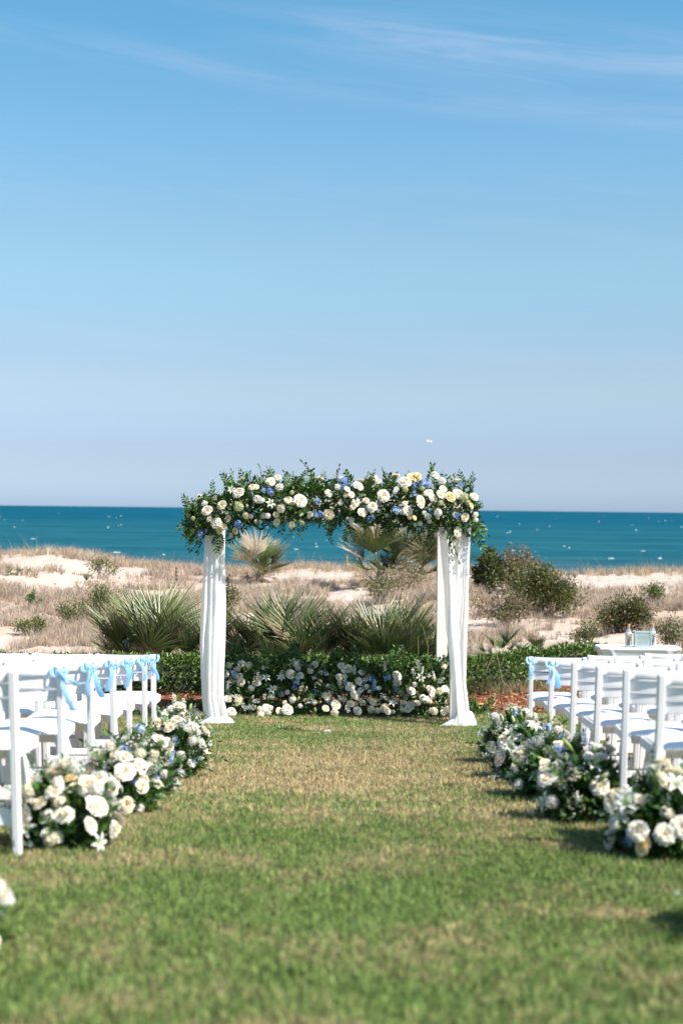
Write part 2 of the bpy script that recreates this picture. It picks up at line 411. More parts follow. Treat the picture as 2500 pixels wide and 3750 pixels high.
gm = np.clip((grass_mask(GX.ravel(), GY.ravel())-.30)/.2, 0, 1)[:, None]
col = (1-gm)*np.array([1, 1, 1]) + gm*np.array([.88, .83, .78])
tag(put('dune_terrain', np_mesh('dune_terrain', V, Fq, col, M_sand, True)), kind='structure')

sea = MB()
ys = [70, 100, 150, 250, 500, 1000, 3000, 9000, 28000]
P = [[(x*(1+y*1.2), y, -3.45) for x in (-1, -.5, 0, .5, 1)] for y in ys]
sea.grid(P); tag(sea.obj('sea', M_sea, smooth=True), kind='structure')
# whitecaps: low broken crests standing on the swell
wc = MB(); rw = random.Random(21)
for i in range(95):
    off = rw.choice([rw.uniform(20, 90), rw.uniform(15, 200), rw.uniform(10, 60)])
    y = 5.7*F_PX/off
    x = rw.uniform(-.30, .30)*y
    px_m = y/F_PX
    ln = rw.choice([5, 6, 8, 10, 18 if off > 50 else 9])*px_m*rw.uniform(.6, 1.2)*(0.5+off/160); h = rw.choice([1.5, 2, 2.5, 3])*px_m*rw.uniform(.6, 1.1)*(0.7+off/200)*0.7
    n = 7; top = []; bot = []; bk = []
    for k in range(n+1):
        u = k/n; e = math.sin(math.pi*u)**.6
        xx = x+(u-.5)*ln; j = rw.uniform(.5, 1)
        bot.append((xx, y-h*1.2*e, -3.5)); top.append((xx, y+rw.uniform(-.2, .2)*h, -3.45+h*e*j)); bk.append((xx, y+h*2, -3.5))
    wc.grid([bot, top, bk], (0.78, 0.80, 0.82))
tag(wc.obj('whitecaps', M_plain, smooth=True), kind='stuff')

# ------------------------------------------------------------------ lawn
lx = np.linspace(-7, 7, 57); ly = np.linspace(-4, 15.95, 90); GX, GY = np.meshgrid(lx, ly)
GZ = terr_z(GX, GY)+0.03
GYe = GY.copy(); GYe[-1] += (fbm(GX[-1]*1.3, GX[-1]*0, 3)-.5)*.22
V = np.stack([GX.ravel(), GYe.ravel(), GZ.ravel()], 1); a, b = GX.shape; idx = np.arange(a*b).reshape(a, b)
Fq = np.stack([idx[:-1, :-1].ravel(), idx[:-1, 1:].ravel(), idx[1:, 1:].ravel(), idx[1:, :-1].ravel()], 1)
tag(put('lawn', np_mesh('lawn', V, Fq, np.ones((len(V), 3)), M_turf, True)), kind='structure')
def blades(n, y0, y1, h0, h1, wd):
    u = NR.rand(n); k0, k1 = .27*y0+1.7, .27*y1+1.7
    # area-uniform in the trapezoid
    A = (y1-y0)*(k0+k1); s = (k1-k0)/(y1-y0)
    y = y0 + (np.sqrt(k0*k0 + 2*s*u*A/2) - k0)/s
    x = (NR.rand(n)*2-1)*(.27*y+1.7)
    z = terr_z(x, y)+0.03
    dens = fbm(x*2.1, y*2.1, 41); keep = NR.rand(n) < 0.45+dens
    x, y, z = x[keep], y[keep], z[keep]; n = len(x)
    an = NR.rand(n)*6.283; h = h0+(h1-h0)*NR.rand(n)*(0.5+fbm(x*3, y*3, 44)); ln = NR.rand(n)*.9*h; la = NR.rand(n)*6.283; wd = wd*(.7+.6*NR.rand(n))
    V = np.zeros((n, 3, 3)); cx, sx = np.cos(an)*wd*.5, np.sin(an)*wd*.5
    V[:, 0] = np.stack([x-cx, y-sx, z], 1); V[:, 1] = np.stack([x+cx, y+sx, z], 1); V[:, 2] = np.stack([x+np.cos(la)*ln, y+np.sin(la)*ln, z+h], 1)
    c = np.repeat(NR.rand(n), 3)[:, None]*np.ones((1, 3))
    return V.reshape(-1, 3), c
parts = [blades(310000, 3.2, 7.5, .016, .034, .0065), blades(340000, 7.5, 15.9, .016, .032, .0085)]
V = np.concatenate([p[0] for p in parts]); c = np.concatenate([p[1] for p in parts])
tag(put('lawn_grass', np_mesh('lawn_grass', V, np.arange(len(V)).reshape(-1, 3), c, M_blade)), kind='stuff')

# ------------------------------------------------------------------ mulch bed
lx = np.linspace(-7, 7, 90); ly = np.linspace(15.9, 20.0, 26); GX, GY = np.meshgrid(lx, ly)
GZ = .012 + .04*np.clip((GY-15.9)/.5, 0, 1)*(fbm(GX*2, GY*2, 3)) ; GZ[0] = -.02
GYe = GY.copy(); GYe[0] = 15.9-.06
edge = np.where(GX < 1.6, 18.3, np.minimum(18.3+(GX-1.6)*.8, 19.9)); GYe = np.minimum(GYe, edge)
V = np.stack([GX.ravel(), GYe.ravel(), GZ.ravel()], 1); a, b = GX.shape; idx = np.arange(a*b).reshape(a, b)
Fq = np.stack([idx[:-1, :-1].ravel(), idx[:-1, 1:].ravel(), idx[1:, 1:].ravel(), idx[1:, :-1].ravel()], 1)
tag(put('mulch_bed', np_mesh('mulch_bed', V, Fq, np.ones((len(V), 3))*np.array([.15, .055, .03]), M_bark, True)), kind='structure')
ch = MB(); rc = random.Random(5)
for i in range(5200):
    x = rc.uniform(-4.6, 5.2); y = rc.uniform(15.86, 17.9)
    if rc.random() < .25: y = rc.uniform(15.86, 16.3)
    L = rc.uniform(.02, .075); W = rc.uniform(.008, .022); T = rc.uniform(.004, .012)
    Mx = Matrix.Translation((x, y, .03+rc.uniform(-.005, .03))) @ Euler((rc.uniform(-.5, .5), rc.uniform(-.4, .4), rc.uniform(0, 6.28))).to_matrix().to_4x4()
    k = rc.uniform(.6, 1.3); cc = rc.choice([(.27, .085, .035), (.20, .065, .03), (.34, .14, .06), (.14, .05, .03), (.40, .21, .11)])
    ch.box((-L/2, -W/2, -T/2), (L/2, W/2, T/2), tuple(q*k for q in cc), M=Mx)
tag(ch.obj('bark_chips', M_bark), kind='stuff')

# ------------------------------------------------------------------ dune grasses (stuff)
def tuft_blades(px, py, pz, h, nb, spread, cols, seg=2, wd=.006, dead=.5):
    """vectorised: arrays of tuft positions -> curved blades"""
    n = len(px); T = np.repeat(np.arange(n), nb); m_ = len(T)
    an = NR.rand(m_)*6.283; rr = NR.rand(m_)**.7*spread*np.repeat(h/np.mean(h), nb)
    bx = px[T]+np.cos(an)*rr*.45; by = py[T]+np.sin(an)*rr*.45; bz = pz[T]-.01
    hh = h[T]*(.5+.7*NR.rand(m_)); lean = (.15+.75*NR.rand(m_)**1.3)*hh; la = an+NR.randn(m_)*.6
    wa = NR.rand(m_)*6.283; w2 = wd*(.6+.8*NR.rand(m_))
    K = seg+1; V = np.zeros((m_, K*2-1, 3)); 
    for k in range(K):
        u = k/seg; ox = np.cos(la)*lean*u**1.8; oy = np.sin(la)*lean*u**1.8; oz = hh*(u-.25*u*u*dead)
        ww = w2*(1-u)*.5+1e-4
        if k < seg:
            V[:, 2*k] = np.stack([bx+ox-np.cos(wa)*ww, by+oy-np.sin(wa)*ww, bz+oz], 1)
            V[:, 2*k+1] = np.stack([bx+ox+np.cos(wa)*ww, by+oy+np.sin(wa)*ww, bz+oz], 1)
        else: V[:, 2*k] = np.stack([bx+ox, by+oy, bz+oz], 1)
    nv = K*2-1; base = (np.arange(m_)*nv)[:, None]; F = []
    for k in range(seg-1):
        F.append(base+np.array([[2*k, 2*k+1, 2*k+3]])); F.append(base+np.array([[2*k, 2*k+3, 2*k+2]]))
    F.append(base+np.array([[2*seg-2, 2*seg-1, 2*seg]]))
    cols = np.array(cols); tc_ = NR.randint(0, len(cols), n); bc = cols[tc_][T]*(.6+.65*NR.rand(m_))[:, None]*(.62+.6*NR.rand(n))[T][:, None]
    mixr = NR.rand(m_) < .3; bc[mixr] = cols[NR.randint(0, len(cols), mixr.sum())]
    return V.reshape(-1, 3), np.concatenate(F), np.repeat(bc, nv, 0)
def merge(parts):
    Vs, Fs, Cs, o = [], [], [], 0
    for v, f, c in parts: Vs.append(v); Fs.append(f+o); Cs.append(c); o += len(v)
    return np.concatenate(Vs), np.concatenate(Fs), np.concatenate(Cs)
def scatter(n, y0, y1, thr, soft, sl=.30, mar=1.2):
    y = y0+(y1-y0)*NR.rand(n); y = y0 + (y1-y0)*np.sqrt(NR.rand(n)*(1-(y0/y1)**2)+(y0/y1)**2)*0 + (y-y0)
    x = (NR.rand(n)*2-1)*(sl*y+mar); keep = NR.rand(n) < np.clip((grass_mask(x, y)-thr)/soft, 0, 1)
    x, y = x[keep], y[keep]; return x, y, dune_z(x, y)
TAN = [(.60, .47, .34), (.52, .41, .30), (.42, .34, .27), (.66, .54, .40), (.46, .35, .25), (.34, .28, .23), (.56, .46, .37)]
def clumps(x, y, k, sd):
    x = np.repeat(x, k)+NR.randn(len(x)*k)*sd; y = np.repeat(y, k)+NR.randn(len(y)*k)*sd; return x, y, dune_z(x, y)
x, y, z = scatter(1450, 19.0, 31, .30, .26); x, y, z = clumps(x, y, 6, .13); p1 = tuft_blades(x, y, z, .14+.2*NR.rand(len(x)), 34, .16, TAN, 2, .007, .8)
x, y, z = scatter(1600, 29, 41, .30, .24); x, y, z = clumps(x, y, 6, .2); p2 = tuft_blades(x, y, z, .15+.20*NR.rand(len(x)), 22, .2, TAN, 2, .011, .9)
x = NR.rand(900)*26-13; y = 39+NR.rand(900)*2.6; z = dune_z(x, y); p3 = tuft_blades(x, y, z, .15+.2*NR.rand(900), 16, .2, TAN[:4]+[(.42, .36, .16)], 2, .011, .5)
x = NR.rand(500)*18-9; y = 19+NR.rand(500)*14; z = dune_z(x, y); p4 = tuft_blades(x, y, z, .05+.1*NR.rand(500), 14, .1, [(.16, .17, .07), (.24, .22, .1), (.20, .16, .1)], 2, .008, .5)
V, Fc, c = merge([p1, p2, p3, p4])
tag(put('dune_grass', np_mesh('dune_grass', V, Fc, c, M_dry)), kind='stuff')
# sea oats: tall thin stalks along the crest
x = NR.rand(210)*24-12; y = 37+NR.rand(210)*4; z = dune_z(x, y)
V, Fc, c = tuft_blades(x, y, z, .35+.35*NR.rand(210), 4, .25, [(.42, .33, .2), (.36, .28, .17)], 3, .009, .2)
tag(put('sea_oats', np_mesh('sea_oats', V, Fc, c, M_dry)), kind='stuff')

# ------------------------------------------------------------------ leaf scatter for shrubs, hedge, arrangements
def leaf_cloud(P, D, ln, wd, cols, fold=.25):
    """P (n,3) bases, D (n,3) directions -> two-sided kite leaves with a folded midrib; 4 tris each"""
    n = len(P); D = D/np.linalg.norm(D, axis=1, keepdims=True)
    r = NR.randn(n, 3); S = np.cross(D, r); S /= np.linalg.norm(S, axis=1, keepdims=True); U = np.cross(S, D)
    L = (ln*(.65+.7*NR.rand(n)))[:, None]; W = (wd*(.65+.7*NR.rand(n)))[:, None]
    V = np.zeros((n, 5, 3)); V[:, 0] = P; V[:, 4] = P+D*L-U*L*.12
    V[:, 1] = P+D*L*.45+S*W*.5+U*W*fold; V[:, 2] = P+D*L*.45-S*W*.5+U*W*fold; V[:, 3] = P+D*L*.5
    b = (np.arange(n)*5)[:, None]; F = np.concatenate([b+np.array([[0, 1, 3]]), b+np.array([[0, 3, 2]]), b+np.array([[1, 4, 3]]), b+np.array([[3, 4, 2]])])
    cols = np.array(cols); c = cols[NR.randint(0, len(cols), n)]*(.7+.6*NR.rand(n))[:, None]
    return V.reshape(-1, 3), F, np.repeat(c, 5, 0)
GREENS = [(.030, .085, .015), (.055, .120, .020), (.024, .068, .017), (.090, .165, .028), (.042, .095, .030)]
SHRUBG = [(.085, .115, .030), (.06, .085, .025), (.13, .145, .04), (.17, .165, .055), (.075, .105, .032)]

def shrub(name, label, cx, cy, W, H, seed, cols, n, twig=.3, leaf=.055, cat='shrub', group=None, flowers=None, base=None):
    z0 = float(dune_z(cx, cy)) if base is None else base
    t = thing(name, label, cat, (cx, cy, z0-.02), 0, group)
    rr = random.Random(seed); bm = MB(); tips = []
    nb = max(5, int(9*twig*3))
    for i in range(nb):
        a_ = rr.uniform(0, 6.28); q = math.sqrt(rr.random()); hx = math.cos(a_)*W*.5*q; hy = math.sin(a_)*W*.4*q; hz = H*(1-.55*q*q)*rr.uniform(.75, 1.05)
        b0 = Vector((hx*.25, hy*.25, 0)); tip = Vector((hx, hy, hz)); mid = (b0+tip)*.5+Vector((rr.uniform(-.05, .05), rr.uniform(-.05, .05), .04))
        bm.bar([b0, mid, tip], [.012, .008, .003], 5, (.14, .11, .085)); tips += [tip, (mid+tip)*.5, mid]
        for k in range(3):
            s_ = mid.lerp(tip, rr.random()); e = s_+Vector((rr.uniform(-1, 1), rr.uniform(-1, 1), rr.uniform(.1, 1))).normalized()*rr.uniform(.1, .22)*min(1, W)
            bm.bar([s_, e], [.005, .002], 4, (.15, .12, .09)); tips.append(e)
    bm.obj('branch', M_wood, t)
    T = np.array([list(q) for q in tips]); lump = NR.randint(0, len(T), n)
    # leafy clumps around the twig ends, dense outside with gaps between clumps
    rad = .16*min(1.3, W)*(.5+NR.rand(len(T)))
    Dr = NR.randn(n, 3); Dr /= np.linalg.norm(Dr, axis=1, keepdims=True)
    P = T[lump]+Dr*(rad[lump]*NR.rand(n)**.4)[:, None]; P[:, 2] = np.maximum(P[:, 2], .01)
    cc = np.array(cols); V, Fc, c = leaf_cloud(P, Dr+NR.randn(n, 3)*.6+np.array([0, 0, .4]), leaf, leaf*.5, cols)
    lc = (.7+.6*NR.rand(len(T)))[lump]; c = c*np.repeat(lc, 5)[:, None]
    tag(put('foliage', np_mesh('foliage', V, Fc, c, M_leaf), t), kind='stuff')
    if flowers:
        fm = MB()
        for i in range(flowers):
            q = Vector(T[rr.randrange(len(T))])+Vector((rr.uniform(-.08, .08), rr.uniform(-.08, .08), rr.uniform(.02, .08)))
            ring = [q+Vector((.018*math.cos(k*1.2566), .018*math.sin(k*1.2566), rr.uniform(0, .006))) for k in range(5)]
            fm.add([q+Vector((0, 0, .008))]+ring, [(0, k+1, (k+1) % 5+1) for k in range(5)], (.75, .5, .02))
        tag(fm.obj('blossoms', M_petal, t), kind='stuff')
    return t
def sh(label, px, py, yy, wpx, hpx, seed, cols, n, twig=.3, leaf=.055, name='dune_shrub', group='shrubs on the dune', cat='shrub', **kw):
    p = at(px, py, yy); s = yy/F_PX
    return shrub(name, label, p.x, yy, wpx*s, max(.5*hpx*s, at(px, py-hpx, yy).z-float(dune_z(p.x, yy))), seed, cols, n, twig, leaf, cat, group, **kw)
BROWNISH = [(.24, .17, .11), (.19, .145, .09), (.14, .14, .05), (.28, .21, .14)]
sh('dark green rounded shrub right behind the draped post on the dune', 1772, 2140, 31.0, 120, 130, 1, SHRUBG[:3]+[(.03, .05, .018)], 5600, .5, .075)
sh('large half-bare brown shrub on the dune crest against the sea', 1905, 2120, 32.0, 190, 115, 2, BROWNISH+[(.12, .11, .04)], 5200, .7, .06)
sh('wide olive green shrub below the brown shrub on the dune', 1985, 2250, 27.5, 250, 160, 3, SHRUBG+[(.15, .15, .05), (.11, .12, .03)], 8000, .5, .06)
sh('sparse olive scrub on the slope behind the cloth-covered table', 2280, 2300, 24.5, 230, 80, 4, SHRUBG+BROWNISH[:1], 5500, .4, .05)
sh('low grey-green scrub just behind the whitewashed post', 1830, 2260, 25.5, 220, 100, 5, BROWNISH+SHRUBG[:2], 3000, .4, .05)
sh('small brown twiggy bush beneath the tall palmetto pair', 1480, 2130, 31.5, 220, 60, 6, BROWNISH, 1300, .5, .05)
sh('dark low scrub between the drape and the palmetto thicket', 830, 2200, 25.5, 110, 90, 7, BROWNISH+SHRUBG[:1], 1100, .4, .05)
sh('low green creeping plant on sand with yellow flowers near the chairs', 130, 2322, 23.0, 120, 55, 8, SHRUBG[:3]+[(.10, .14, .03)], 900, .3, .04, name='flowering_dune_plant', group='low plants on the dune', cat='plant', flowers=26)
sh('trailing green plant with dark twigs above the fan palmetto', 390, 2190, 26.5, 170, 60, 9, SHRUBG[:3], 1500, .4, .045, name='creeping_dune_plant', group='low plants on the dune', cat='plant', flowers=14)
sh('flat green creeper on sand, mid slope, few yellow flowers', 280, 2245, 24.8, 170, 40, 10, SHRUBG[:3], 1000, .3, .04, name='creeping_dune_plant', group='low plants on the dune', cat='plant', flowers=12)
sh('yellow-flowered green plant high on the dune under the crest', 370, 2085, 35.0, 110, 40, 11, SHRUBG+[(.16, .17, .05)], 800, .3, .05, name='flowering_dune_plant', group='low plants on the dune', cat='plant', flowers=26)
sh('small bright green tuft plant below the far palmettos on sand', 130, 2180, 27.5, 50, 28, 12, [(.06, .12, .03), (.09, .15, .04)], 400, .2, .045, name='creeping_dune_plant', group='low plants on the dune', cat='plant')
sh('yellow-flowered plant on the slope just beside the bottle table', 2140, 2315, 22.8, 110, 60, 13, SHRUBG, 900, .3, .04, name='flowering_dune_plant', group='low plants on the dune', cat='plant', flowers=22)
sh('low olive scrub with dry stems at the far slope edge', 2470, 2330, 22.5, 160, 70, 14, SHRUBG+BROWNISH[:2], 1300, .4, .045)
sh('greyish olive bush on sand below the bare crest', 2380, 2185, 30.0, 120, 45, 15, SHRUBG, 800, .3, .05)
sh('dark green mound seen through the arch beneath the crest', 1390, 2140, 29.0, 130, 45, 16, SHRUBG[:3]+BROWNISH[:1], 800, .3, .05)

# ------------------------------------------------------------------ palmettos
def frond_mesh(seed, dry):
    bl_ = dry == 'bleached'; dry = False if bl_ else dry
    rr = random.Random(seed); mb = MB(); L = 1.0
    gcol = rr.choice([(.066, .110, .030), (.058, .102, .030), (.105, .140, .040)]) if not dry else (.40, .31, .21)
    if bl_: gcol = rr.choice([(.34, .28, .19), (.28, .26, .15), (.40, .33, .24)])
    tipc = (.50, .42, .29) if not dry else (.56, .45, .33)
    n = 6; pet = []
    for k in range(n):
        u = k/(n-1); pet.append(Vector((0, 0.14*u*u, u*.45)))
    mb.bar(pet, [.014, .012, .010, .009, .008, .007], 5, (.14, .16, .055) if not dry else (.3, .2, .12))
    hub = pet[-1]; d0 = (pet[-1]-pet[-2]).normalized(); side = Vector((1, 0, 0)); nrm = side.cross(d0).normalized()
    ns = rr.randint(24, 30); span = math.radians(rr.uniform(48, 88) if not dry else rr.uniform(40, 75))
    for i in range(ns):
        a_ = -span+2*span*i/(ns-1)+rr.uniform(-.03, .03); Ls = (.56+.10*math.cos(a_))*rr.uniform(.85, 1.08)
        dr = (d0*math.cos(a_)+side*math.sin(a_)).normalized(); ac = nrm.cross(dr).normalized()
        fold = .30*(1 if not dry else -.6)
        fs_ = rr.uniform(0, 1)**1.5; droop = rr.uniform(.02, .12) if not dry else rr.uniform(.2, .55)
        P = []; cl = []
        for k in range(5):
            u = k/4; wdt = .0115*(.4+1.0*min(1, u*2.6))*(1-u**2.0)+.0008
            c0 = hub+dr*(Ls*u)+nrm*(.48*Ls*abs(math.sin(a_))*u) - nrm*(droop*Ls*u*u) + Vector((0, 0, -droop*.35*Ls*u*u*u))
            P.append([c0-ac*wdt+nrm*wdt*.55, c0, c0+ac*wdt+nrm*wdt*.55])
            f = max(0, (u-.45)/.55)*fs_; k2 = rr.uniform(.85, 1.15)
            cc = tuple((gcol[q]*(1-f)+tipc[q]*f)*k2 for q in range(3)); cl += [cc, tuple(q*.9 for q in cc), cc]
        vs = [p for row in P for p in row]; fs = []
        for k in range(4):
            for j in range(2): fs.append((k*3+j, k*3+j+1, k*3+j+4, k*3+j+3))
        mb.add(vs, fs, cl)
    return mb.mesh('frond', M_palm)
FB = [frond_mesh(300+i, 'bleached') for i in range(4)]
FG = [frond_mesh(100+i, False) for i in range(7)]; FD = [frond_mesh(200+i, True) for i in range(4)]
def palmetto(label, px, py, yy, wpx, hpx, n, dead, seed, trunk=0.0, name='palmetto', base=None, low=0.0, bleach=.08, fs=.86):
    p = at(px, py, yy); s = yy/F_PX; H = hpx*s; W = wpx*s; rr = random.Random(seed)
    z0 = float(dune_z(p.x, yy)) if base is None else base
    H = at(px, py-hpx, yy).z-z0
    t = thing(name, label, 'palmetto', (p.x, yy, z0-.02), 0, 'palmettos')
    tm = MB(); th = max(.08, trunk)
    tm.lathe([(.07, 0), (.09, th*.3), (.085, th*.7), (.05, th)], 8, (.13, .10, .07)); tm.obj('trunk', M_bark, t)
    for i in range(n):
        isd = rr.random() < dead
        a_ = 6.283*i/n*2.4+rr.uniform(-.4, .4); q = (i+.5)/n
        tilt = math.radians(2+52*q**1.2+rr.uniform(-8, 8)) if not isd else math.radians(rr.uniform(70, 125))
        d = Vector((math.cos(a_)*math.sin(tilt), math.sin(a_)*math.sin(tilt), max(math.cos(tilt), -.6 if trunk > .2 else low)))
        hz = d.x*d.x+d.y*d.y; ref = W*.52 if hz > .5 else max(H-th*.6, .3)
        Wf = W*.30 if trunk < .2 and n > 8 else W*.52; sc = (abs(d.z)*(H-th*.5)+math.sqrt(hz)*max(Wf, .42*H))/(abs(d.z)+math.sqrt(hz))*rr.uniform(.85, 1.08)*(.82 if isd else 1.04)*(fs+.2*(1-q))*rr.uniform(.76, 1.12)
        sp_ = W*.38 if trunk < .2 and n > 8 else .05; root = Vector((d.x*sp_*rr.uniform(.4, 1.2)+rr.uniform(-.5, .5)*sp_, d.y*sp_*rr.uniform(.2, 1), th*rr.uniform(.2, .8)))
        # fan faces outward and up
        zax = d.normalized(); xax = zax.cross(Vector((0, 0, 1))); xax = xax.normalized() if xax.length > .05 else Vector((1, 0, 0))
        yax = zax.cross(xax)
        Mx = Matrix((xax, yax, zax)).transposed().to_4x4() @ Matrix.Rotation(rr.uniform(-.9, .9), 4, 'Z')
        put('frond', rr.choice(FD if isd else (FB if rr.random() < bleach else FG)), t, Matrix.Translation(root) @ Mx @ Matrix.Diagonal((sc, sc, sc, 1)))
    return t
palmetto('green fan palmetto behind the hedge, next to the rows with most ribbons', 530, 2440, 18.7, 280, 290, 40, .28, 1, base=0.0)
palmetto('pale yellowish palmetto tucked against the edge of the single straight drape', 670, 2440, 18.9, 190, 270, 20, .25, 2, base=0.0, bleach=.3)
palmetto('broadest palmetto under the arch, with many dry silvery lower fronds', 1050, 2450, 18.7, 450, 275, 92, .28, 3, base=0.0, bleach=.16)
palmetto('dark green palmetto under the arch beside the bare post', 1410, 2450, 18.5, 390, 255, 80, .14, 4, base=0.0, bleach=.05)
palmetto('small spiky palmetto behind the hedge between draped post and table', 1850, 2415, 20.6, 170, 120, 9, .1, 5)
palmetto('small bleached palmetto nearest the table behind the hedge', 1960, 2415, 20.8, 110, 110, 6, .5, 6)
palmetto('palmetto high on bare sand at the edge of the view', 50, 2170, 33.0, 170, 100, 26, .25, 7)
palmetto('lone windswept palmetto with dead skirt on the crest, beside the single straight drape', 950, 2085, 36.0, 175, 128, 36, .55, 8, trunk=.3, bleach=.3, fs=.9)
palmetto('tall palmetto with pale fronds against the sea under the garland', 1390, 2105, 34.0, 220, 215, 40, .45, 9, trunk=.4, bleach=.15, fs=.95)
palmetto('browner palmetto half hidden behind the bare post on the crest', 1520, 2100, 34.4, 190, 200, 34, .55, 10, trunk=.4, bleach=.25, fs=1.0)
palmetto('tiny two-frond palmetto sprout on the sandy dune face', 300, 2115, 33.0, 55, 50, 4, .2, 11)

# ------------------------------------------------------------------ hedge
hp = [(-7.0, 17.25), (1.2, 17.35), (1.75, 17.7), (2.6, 18.7), (3.5, 19.45)]
hedge = thing('hedge', 'low dark glossy leaved hedge between the mulch and the dune', 'hedge', (0, 17.3, 0))
segs = [(Vector((*a_, 0)), Vector((*b_, 0))) for a_, b_ in zip(hp, hp[1:])]; tot = sum((b_-a_).length for a_, b_ in segs)
Ps = []; Ds = []; hb = MB()
rr = random.Random(77)
def hedge_pt(u, zz, side):
    q = u*tot
    for a_, b_ in segs:
        l = (b_-a_).length
        if q <= l: break
        q -= l
    tv = (b_-a_).normalized(); nv = Vector((tv.y, -tv.x, 0)); return a_+tv*min(q, l)+nv*side+Vector((0, 0, zz)), nv
nH = 15000
for i in range(nH):
    u = rr.random(); u = u if rr.random() < .15 else .2+.8*u
    bump = .06*(vnoise(u*30, 1.3, 4)-.5)+.04*(vnoise(u*90, 2.3, 6)-.5)
    th_ = rr.uniform(-.15, math.pi*.8)
    rz = .44+float(bump); ry = .34+float(bump)
    k = 1-.25*rr.random()**2
    p, nv = hedge_pt(u, 0, math.cos(th_)*ry*k)
    p.z = max(.01, .10+math.sin(th_)**.6*(rz-.10)*k if math.sin(th_) > 0 else .1+rr.uniform(-.1, .0))
    if rr.random() < .3 and math.cos(th_) > 0: p.z *= rr.random(); p.z = max(p.z, .01)
    Ps.append(tuple(p-Vector((0, 17.3, 0)))); d = nv*math.cos(th_)+Vector((0, 0, max(.2, math.sin(th_)))); Ds.append(tuple(d))
V, Fc, c = leaf_cloud(np.array(Ps), np.array(Ds)*.7+NR.randn(nH, 3)*.5, .058, .03, [(.05, .11, .02), (.075, .15, .025), (.04, .095, .02), (.12, .21, .04), (.16, .25, .06)])
tag(put('foliage', np_mesh('foliage', V, Fc, c, M_leaf), hedge), kind='stuff')
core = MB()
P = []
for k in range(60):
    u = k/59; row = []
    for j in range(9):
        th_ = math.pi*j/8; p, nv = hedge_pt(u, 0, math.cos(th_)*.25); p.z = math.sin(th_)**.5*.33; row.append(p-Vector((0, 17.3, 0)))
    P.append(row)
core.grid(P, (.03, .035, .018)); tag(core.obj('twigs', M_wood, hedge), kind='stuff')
def leaf_shape(Lf, Wf, col, n=4, curl=.15):
    mb = MB(); P = []
    for k in range(n+1):
        u = k/n; wv = Wf*.5*math.sin(math.pi*min(1, u*.93+.03))**.8; z = Lf*u; bend = -curl*Lf*u*u
        P.append([(-wv, bend+wv*.35, z), (0, bend, z), (wv, bend+wv*.35, z)])
    mb.grid(P, col); return mb
LEAF = [leaf_shape(1, .48, cc).mesh('leaf', M_leaf) for cc in [(.045, .10, .022), (.075, .15, .03), (.03, .075, .02)]]
for i in range(95):
    u = rr.uniform(.3, 1.0); th_ = rr.uniform(.1, 1.9); p, nv = hedge_pt(u, 0, math.cos(th_)*.36); p.z = .08+max(0, math.sin(th_))*.38*rr.uniform(.5, 1.05)
    d = nv*math.cos(th_)+Vector((rr.uniform(-.5, .5), rr.uniform(-.3, .3), .4+math.sin(th_)))
    put('leaf', rr.choice(LEAF), hedge, xf(p-Vector((0, 17.3, 0)), d, rr.uniform(.055, .075)))

# dry ornamental grass clumps at the mulch edge
def grass_clump(label, px, py, yy, h, n, cols, spread, seed, name='ornamental_grass', grp='grass clumps by the mulch bed'):
    p = at(px, py, yy); t = thing(name, label, 'grass clump', (p.x, yy, .01), 0, grp)
    m_ = max(1, n//40); a_ = NR.rand(m_)*6.283; rad = NR.rand(m_)**.5*spread
    V, Fc, c = tuft_blades(np.cos(a_)*rad, np.sin(a_)*rad*.6, np.zeros(m_), np.full(m_, h)*(.7+.5*NR.rand(m_)), 40, .16, cols, 3, .007, 1.1)
    tag(put('blades', np_mesh('blades', V, Fc, c, M_dry), t), kind='stuff'); return t
STRAW = [(.42, .32, .19), (.36, .27, .15), (.5, .4, .26), (.28, .22, .12)]
GG = [(.10, .12, .04), (.16, .17, .06), (.3, .25, .13)]
gr1 = grass_clump('straw coloured dead grass clump on the mulch beside the split drape', 1800, 2520, 17.3, .24, 700, STRAW, .42, 1)
gr2 = grass_clump('straw coloured dead grass seen through the front ribboned chair', 2020, 2512, 17.5, .24, 700, STRAW, .5, 2)
gr3 = grass_clump('green thin-bladed grass in front of the hedge by the split drape', 1760, 2510, 17.2, .40, 300, GG, .25, 3)
gr4 = grass_clump('green and tan thin grass rising behind the bouquets near the bare post', 1540, 2520, 17.0, .55, 320, GG+STRAW[:1], .3, 4)
grs = [gr1, gr2, gr3, gr4]
for g_, pts in ((gr3, [(1840, 2500, 1745, 2190), (1770, 2480, 1810, 2330)]), (gr4, [(1500, 2480, 1530, 2330), (1560, 2480, 1545, 2290)])):
    for x0, y0, x1, y1 in pts:
        a_ = at(x0, y0, 17.3); b_ = at(x1, y1, 17.3); mid = a_.lerp(b_, .55)+Vector((.05, 0, .03)); org = g_.location
        mb = MB(); mb.bar([a_-org, mid-org, b_-org], [.004, .0035, .002], 5, (.40, .30, .17)); mb.obj('stalk', M_dry, g_)

